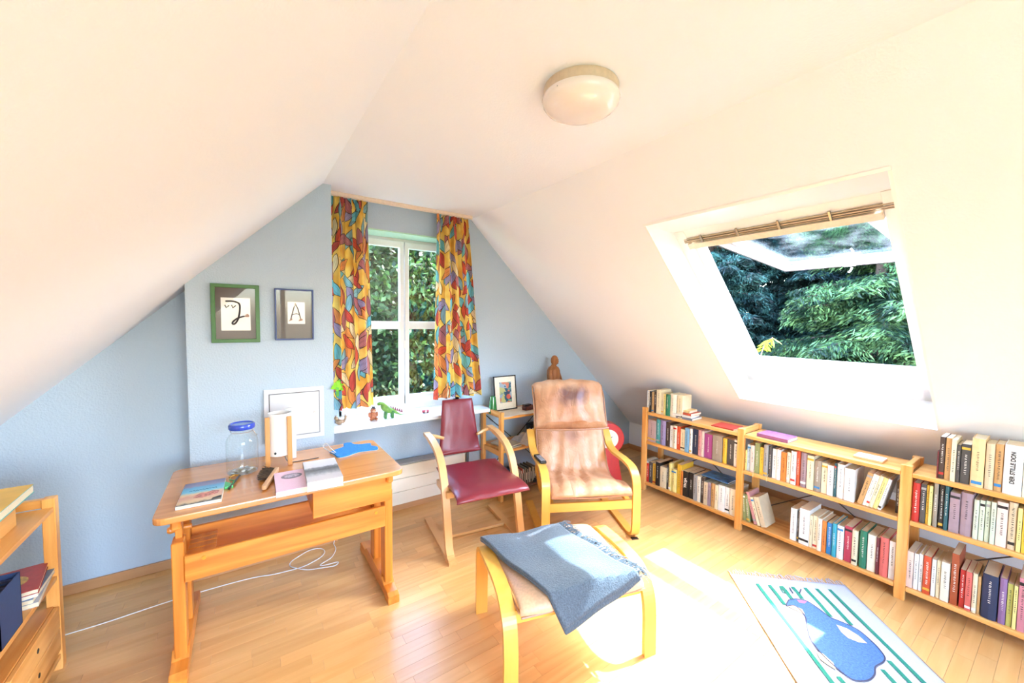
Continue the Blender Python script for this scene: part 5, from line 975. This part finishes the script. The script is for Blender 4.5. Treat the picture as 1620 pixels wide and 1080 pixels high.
ROWS={
 'u1t':(3.165,0.748,[
  (2.344,2.315,0.208,'slim white','white'),
  (2.315,2.290,0.205,'slim black','black'),
  (2.290,2.268,0.202,'tan','tan'),
  (2.268,2.244,0.208,'dark brown','dkbrown'),
  (2.238,2.188,0.232,'tall cream','cream'),
  (2.188,2.166,0.211,'beige','beige'),
  (2.166,2.140,0.202,'pale yellow','paleyellow'),
  (2.140,2.097,0.204,'dark green','green'),
  (2.097,2.036,0.216,'thick ivory','ivory'),
  (2.031,1.977,0.213,'broad off-white','cream'),
 ]),
 'u1m':(3.160,0.472,[
  (2.349,2.324,0.199,'white red-banded','white'),
  (2.321,2.236,0.212,'grey-pink illustrated','greypink'),
  (2.233,2.186,0.233,'teal','teal'),
  (2.183,2.130,0.235,'lavender','lavender'),
  (2.127,2.087,0.229,'dark brown','dkbrown'),
  (2.087,2.053,0.205,'white','white'),
  (2.053,2.017,0.213,'ivory','ivory'),
  (2.017,1.985,0.215,'orange-red','orangered'),
  (1.985,1.942,0.198,'cream','cream'),
  (1.939,1.902,0.220,'sky blue','skyblue'),
  (1.900,1.874,0.222,'slim white','white'),
  (1.871,1.818,0.226,'navy white-printed','navy'),
  (1.818,1.791,0.229,'dusty rose','rose'),
  (1.789,1.769,0.223,'pale pink','palepink'),
  (1.767,1.697,0.211,'bright magenta','magenta'),
  (1.695,1.617,0.218,'wide taupe','taupe'),
  (1.612,1.581,0.210,'yellow','yellow'),
  (1.579,1.524,0.210,'charcoal','charcoal'),
  (1.522,1.494,0.221,'plain white','white'),
 ]),
 'u1b':(3.160,0.072,[
  (2.369,2.340,0.205,'blue-grey','bluegrey'),
  (2.340,2.319,0.205,'slim white','white'),
  (2.319,2.295,0.192,'slim red','red'),
  (2.295,2.258,0.208,'charcoal','charcoal'),
  (2.258,2.221,0.206,'mustard yellow','mustard'),
  (2.221,2.176,0.232,'black','black'),
  (2.176,2.111,0.203,'thick cream','cream'),
  (2.111,2.085,0.236,'dark grey','charcoal'),
  (2.085,2.061,0.263,'tall pale yellow','paleyellow'),
  (2.061,2.009,0.218,'short pale yellow','paleyellow'),
  (2.006,1.964,0.277,'golden yellow','yellow'),
  (1.964,1.947,0.230,'slim orange','orange'),
  (1.947,1.896,0.235,'black TROJA','black'),
  (1.894,1.850,0.239,'black red-badged','black'),
  (1.847,1.817,0.234,'grey','grey'),
  (1.814,1.787,0.232,'ivory','ivory'),
  (1.784,1.755,0.231,'dark brown','dkbrown'),
  (1.755,1.723,0.205,'grey-beige','beige'),
  (1.723,1.699,0.209,'mauve','mauve'),
  (1.697,1.663,0.214,'tan','tan'),
  (1.660,1.636,0.213,'slim cream','cream'),
  (1.634,1.583,0.222,'wide white','white'),
  (1.581,1.544,0.221,'white','white'),
  (1.540,1.495,0.226,'broad ivory','ivory'),
 ]),
 'u2m':(3.155,0.478,[
  (1.438,1.425,0.157,'slim yellow-edged','paleyellow'),
  (1.425,1.397,0.204,'pale blue','paleblue'),
  (1.397,1.372,0.207,'pale pink','palepink'),
  (1.371,1.337,0.232,'olive green','olive'),
  (1.336,1.310,0.207,'short yellow','yellow'),
  (1.309,1.278,0.235,'light grey','grey'),
  (1.276,1.255,0.231,'charcoal','charcoal'),
  (1.252,1.224,0.218,'first white','white'),
  (1.223,1.197,0.222,'second white','white'),
  (1.195,1.162,0.211,'orange','orange'),
  (1.161,1.135,0.219,'ivory','ivory'),
  (1.134,1.101,0.236,'broad white','white'),
  (1.100,1.079,0.244,'orange-red','orangered'),
  (1.077,1.039,0.241,'pinkish grey','mauve'),
  (1.037,0.998,0.234,'thick cream','cream'),
  (0.997,0.958,0.212,'taupe white-lettered','taupe'),
  (0.957,0.924,0.205,'cream','cream'),
  (0.923,0.890,0.201,'plain white','white'),
  (0.889,0.876,0.223,'slim dark teal','dkteal'),
  (0.875,0.835,0.224,'big white','white'),
  (0.834,0.783,0.211,'widest white','white'),
 ]),
 'u2b':(3.155,0.085,[
  (1.121,1.083,0.226,'white','white'),
  (1.082,1.069,0.214,'slim dark grey','charcoal'),
  (1.067,1.008,0.248,'thick black-striped white','white'),
  (1.007,0.990,0.219,'slim cream','cream'),
  (0.989,0.963,0.224,'cream','cream'),
  (0.963,0.938,0.221,'ivory','ivory'),
  (0.937,0.914,0.213,'orange','orange'),
  (0.912,0.884,0.210,'bright blue','blue'),
  (0.882,0.859,0.222,'turquoise','turq'),
  (0.858,0.823,0.217,'black-footed white','white'),
  (0.820,0.782,0.231,'crimson','crimson'),
  (0.781,0.752,0.222,'broad cream','cream'),
  (0.744,0.710,0.236,'green and orange','green'),
  (0.707,0.666,0.227,'white dark-blocked','ivory'),
  (0.665,0.651,0.226,'slim maroon','maroon'),
  (0.650,0.610,0.239,'thick coral red','coral'),
  (0.608,0.581,0.230,'plain white','white'),
 ]),
 'u3t':(3.155,0.762,[
  (0.438,0.431,0.146,'slim dark red','maroon'),
  (0.431,0.410,0.229,'tall brown white-lettered','dkbrown'),
  (0.409,0.387,0.228,'tall tan','tan'),
  (0.387,0.368,0.225,'tall cream','cream'),
  (0.367,0.353,0.201,'charcoal red-footed','charcoal'),
  (0.352,0.318,0.210,'dark grey blue-topped','charcoal'),
  (0.316,0.270,0.252,'broad cream-orange','peach'),
  (0.268,0.238,0.235,'beige','beige'),
  (0.238,0.209,0.240,'tan dark-patterned','tan'),
  (0.208,0.148,0.247,'thick white','white'),
  (0.147,0.125,0.252,'ivory','ivory'),
  (0.124,0.097,0.252,'cream','cream'),
 ]),
 'u3m':(3.155,0.487,[
  (0.525,0.494,0.216,'red black-banded','red'),
  (0.492,0.470,0.217,'charcoal','charcoal'),
  (0.470,0.458,0.217,'yellow','yellow'),
  (0.458,0.445,0.218,'pale yellow','paleyellow'),
  (0.442,0.424,0.248,'brown-grey','taupe'),
  (0.420,0.401,0.241,'black white-lettered','black'),
  (0.400,0.384,0.239,'dark teal','dkteal'),
  (0.381,0.343,0.212,'mauve-grey','mauve'),
  (0.342,0.298,0.225,'wide mauve-grey','mauve'),
  (0.295,0.276,0.204,'sage','sage'),
  (0.275,0.257,0.207,'sage','sage'),
  (0.256,0.238,0.210,'sage','sage'),
  (0.237,0.220,0.213,'sage','sage'),
  (0.219,0.183,0.223,'pinkish beige','palepink'),
  (0.182,0.154,0.233,'broad beige','beige'),
  (0.153,0.138,0.215,'green-yellow','paleyellow'),
  (0.137,0.121,0.227,'golden yellow','yellow'),
  (0.120,0.100,0.230,'grey','grey'),
 ]),
 'u3b':(3.155,0.088,[
  (0.529,0.503,0.208,'pinkish cream','palepink'),
  (0.502,0.483,0.206,'purple-footed white','white'),
  (0.482,0.464,0.212,'twin purple-footed white','white'),
  (0.463,0.433,0.215,'red-orange','orangered'),
  (0.431,0.414,0.208,'white','white'),
  (0.413,0.396,0.210,'cream','cream'),
  (0.395,0.362,0.214,'broad ivory','ivory'),
  (0.359,0.331,0.279,'tall rust','rust'),
  (0.326,0.306,0.205,'bright red','red'),
  (0.305,0.283,0.207,'salmon','coral'),
  (0.282,0.264,0.209,'slim cream','cream'),
  (0.263,0.252,0.199,'slim tan','tan'),
  (0.249,0.196,0.230,'thick dark navy','navy'),
  (0.193,0.168,0.235,'purple picture-spined','purple'),
  (0.167,0.148,0.218,'yellow-green','olive2'),
  (0.147,0.134,0.219,'slim pale yellow','paleyellow'),
  (0.133,0.108,0.268,'pink','pink'),
  (0.107,0.084,0.253,'white','white'),
 ]),
}
NAMES = {'u1t': 'top of the far bay', 'u1m': 'middle shelf of the far bay', 'u1b': 'bottom shelf of the far bay', 'u2m': 'middle shelf of the central bay', 'u2b': 'bottom shelf of the central bay', 'u3t': 'top of the nearest bay', 'u3m': 'middle shelf of the nearest bay', 'u3b': 'bottom shelf of the nearest bay'}
ORD = ['first', 'second', 'third', 'fourth', 'fifth']
TT = {('u1b', 'black TROJA'): ('TROJA', .030), ('u3t', 'thick white'): ('DER STILLE DON', .0215)}
sd = 100
for key, (xp, zb, L_) in ROWS.items():
    z0 = {'t': .7585, 'm': .4805, 'b': .0855}[key[2]]
    ds = [b[3] for b in L_]; cnt = {}
    for (ya, yb, h, dsc, c) in L_:
        sd += 1; n = ds.count(dsc); cnt[dsc] = cnt.get(dsc, 0)+1
        nm = {'black TROJA': 'black', 'white': 'white'}.get(dsc, dsc)
        if dsc == 'black TROJA': lab = 'black book titled TROJA on the bottom shelf of the far bay'
        elif (key, dsc) == ('u3t', 'thick white'): lab = 'thick white book titled DER STILLE DON on top of nearest bay'
        elif n > 1: lab = '%s-coloured volume, %s from left of four alike, %s' % (dsc, ORD[cnt[dsc]-1], NAMES[key])
        else: lab = '%s book on the %s' % (dsc, NAMES[key])
        lab = lab.replace('on the top of', 'on top of')
        w = max(.0065, ya-yb-.0008); d = (.155 if key[2] == 't' else .19)-(.01*(sd % 3)); d = d if h < .22 or key[2] == 't' else d+.015
        book(lab, xp+.004*((sd*7) % 3), (ya+yb)/2, z0, w, h-(z0-zb), d, c, 0, 'books standing on the %s' % NAMES[key], sd, TT.get((key, dsc)))
# striped spine detail on the thick white volume
# leaning groups in the central bay
def leaner(label, yb, z, w, h, d, c, deg, grp, sd):   # bottom corner given, leaning
    book(label, 3.162, yb, z, w, h, d, c, R(deg), grp, sd)
G = 'books standing on the middle shelf of the central bay'
yy = .770
for k, (w, h, c, l) in enumerate(((.026, .215, 'tan', 'tan leaning book next to widest white one on middle shelf'), (.014, .215, 'white', 'slim white leaning book, middle shelf of the central bay'), (.015, .212, 'ivory', 'slim ivory leaning book, middle shelf of the central bay'), (.019, .212, 'cream', 'cream leaning book, middle shelf of the central bay'), (.020, .208, 'paleyellow', 'pale yellow leaning book, middle shelf of the central bay'), (.016, .205, 'white', 'last white leaning book, middle shelf of the central bay'))):
    a = 12.5; yy -= w/math.cos(R(a)); leaner(l, yy+w/2+.0, .4805+math.sin(R(a))*w/2+.0005, w, h, .16, c, a, G, 300+k)
book('dark floral book standing against last post of central bay middle shelf', 3.20, .592, .4805, .018, .19, .14, 'dkbrown', 0, G, 310)
G = 'books standing on the bottom shelf of the central bay'
yy = 1.437
for k, (w, h, c, l, a) in enumerate(((.024, .205, 'olive', 'far ornate olive volume at left end, bottom central shelf', -5), (.026, .205, 'olive', 'nearer ornate olive volume at left end, bottom central shelf', -6), (.020, .235, 'rose', 'rose-spined leaning book on bottom central shelf', -16), (.020, .205, 'cream', 'cream book leaning left on bottom central shelf', -17), (.036, .215, 'beige', 'wide beige book leaning left on bottom central shelf', -17))):
    yy -= w/math.cos(R(a))+(.026 if k == 2 else .004 if k > 2 else .001); leaner(l, yy+w/2, .0855+abs(math.sin(R(a)))*w/2+.0005, w, h, .155, c, a, G, 320+k)
# flat things on top
P1 = .7585
flat_book('grey book at bottom of the flat pile on far bay', (3.175, 1.885, P1), .155, .205, .018, '#8C8A96', .02)
flat_book('white book with black edge second from bottom of flat pile', (3.18, 1.895, P1+.0183), .15, .17, .020, '#E6DFD6', .10)
flat_book('white and red book third from bottom of flat pile', (3.178, 1.900, P1+.0386), .15, .19, .019, '#C8583E', -.03)
flat_book('cream book with orange stripe on top of flat pile', (3.19, 1.920, P1+.0579), .13, .175, .018, '#EBCB8E', .05)
flat_book('thin red booklet lying flat on top of far bay', (3.165, 1.535, P1), .17, .175, .009, '#C8402E', .03)
t = flat_book('pink printed hardback lying flat on top of central bay', (3.162, 1.16, P1), .165, .205, .024, '#9A5A7C', -.02, hard=True, topmat=plain('pink_pattern', '#A86A8C', .4, var=.4, bscale=45))
t = thing('photo_tile', 'small white picture tile lying flat on top of central bay', 'tile', (3.24, .735, P1)); MB().box(-.055, .055, -.07, .07, 0, .014, .002).build('tile_body', plain('tile_edge', '#D8A878', .5), t); MB().box(-.053, .053, -.068, .068, .014, .0155).build('tile_face', white, t); MB().box(-.03, .03, -.04, .04, .0156, .0162).build('printed_picture', plain('tile_print', '#A89AB8', .5, var=.5, bscale=50), t)
t = flat_book('blue illustrated magazine lying across books, bottom shelf of far bay', (3.165, 1.56, .322), .17, .22, .008, '#5A86B4', .0, 'magazine', cat='magazine', topmat=plain('blue_print', '#4A7CB0', .35, var=.6, bscale=22))
# ribbon bookmarks hanging from two books
for k, (yy, z) in enumerate(((1.365, .50), (1.272, .50))):
    c = MB().tube([(3.156, yy, z), (3.130, yy, z-.018), (3.128, yy, z-.045)], [.002, .002, .0035], 6).build('bookmark_ribbon', plain('ribbon_cream', '#D9C08A', .8)); tag(c, ['cream ribbon hanging below pale pink book, middle central shelf', 'cream ribbon hanging below light grey book, middle central shelf'][k], 'ribbon')
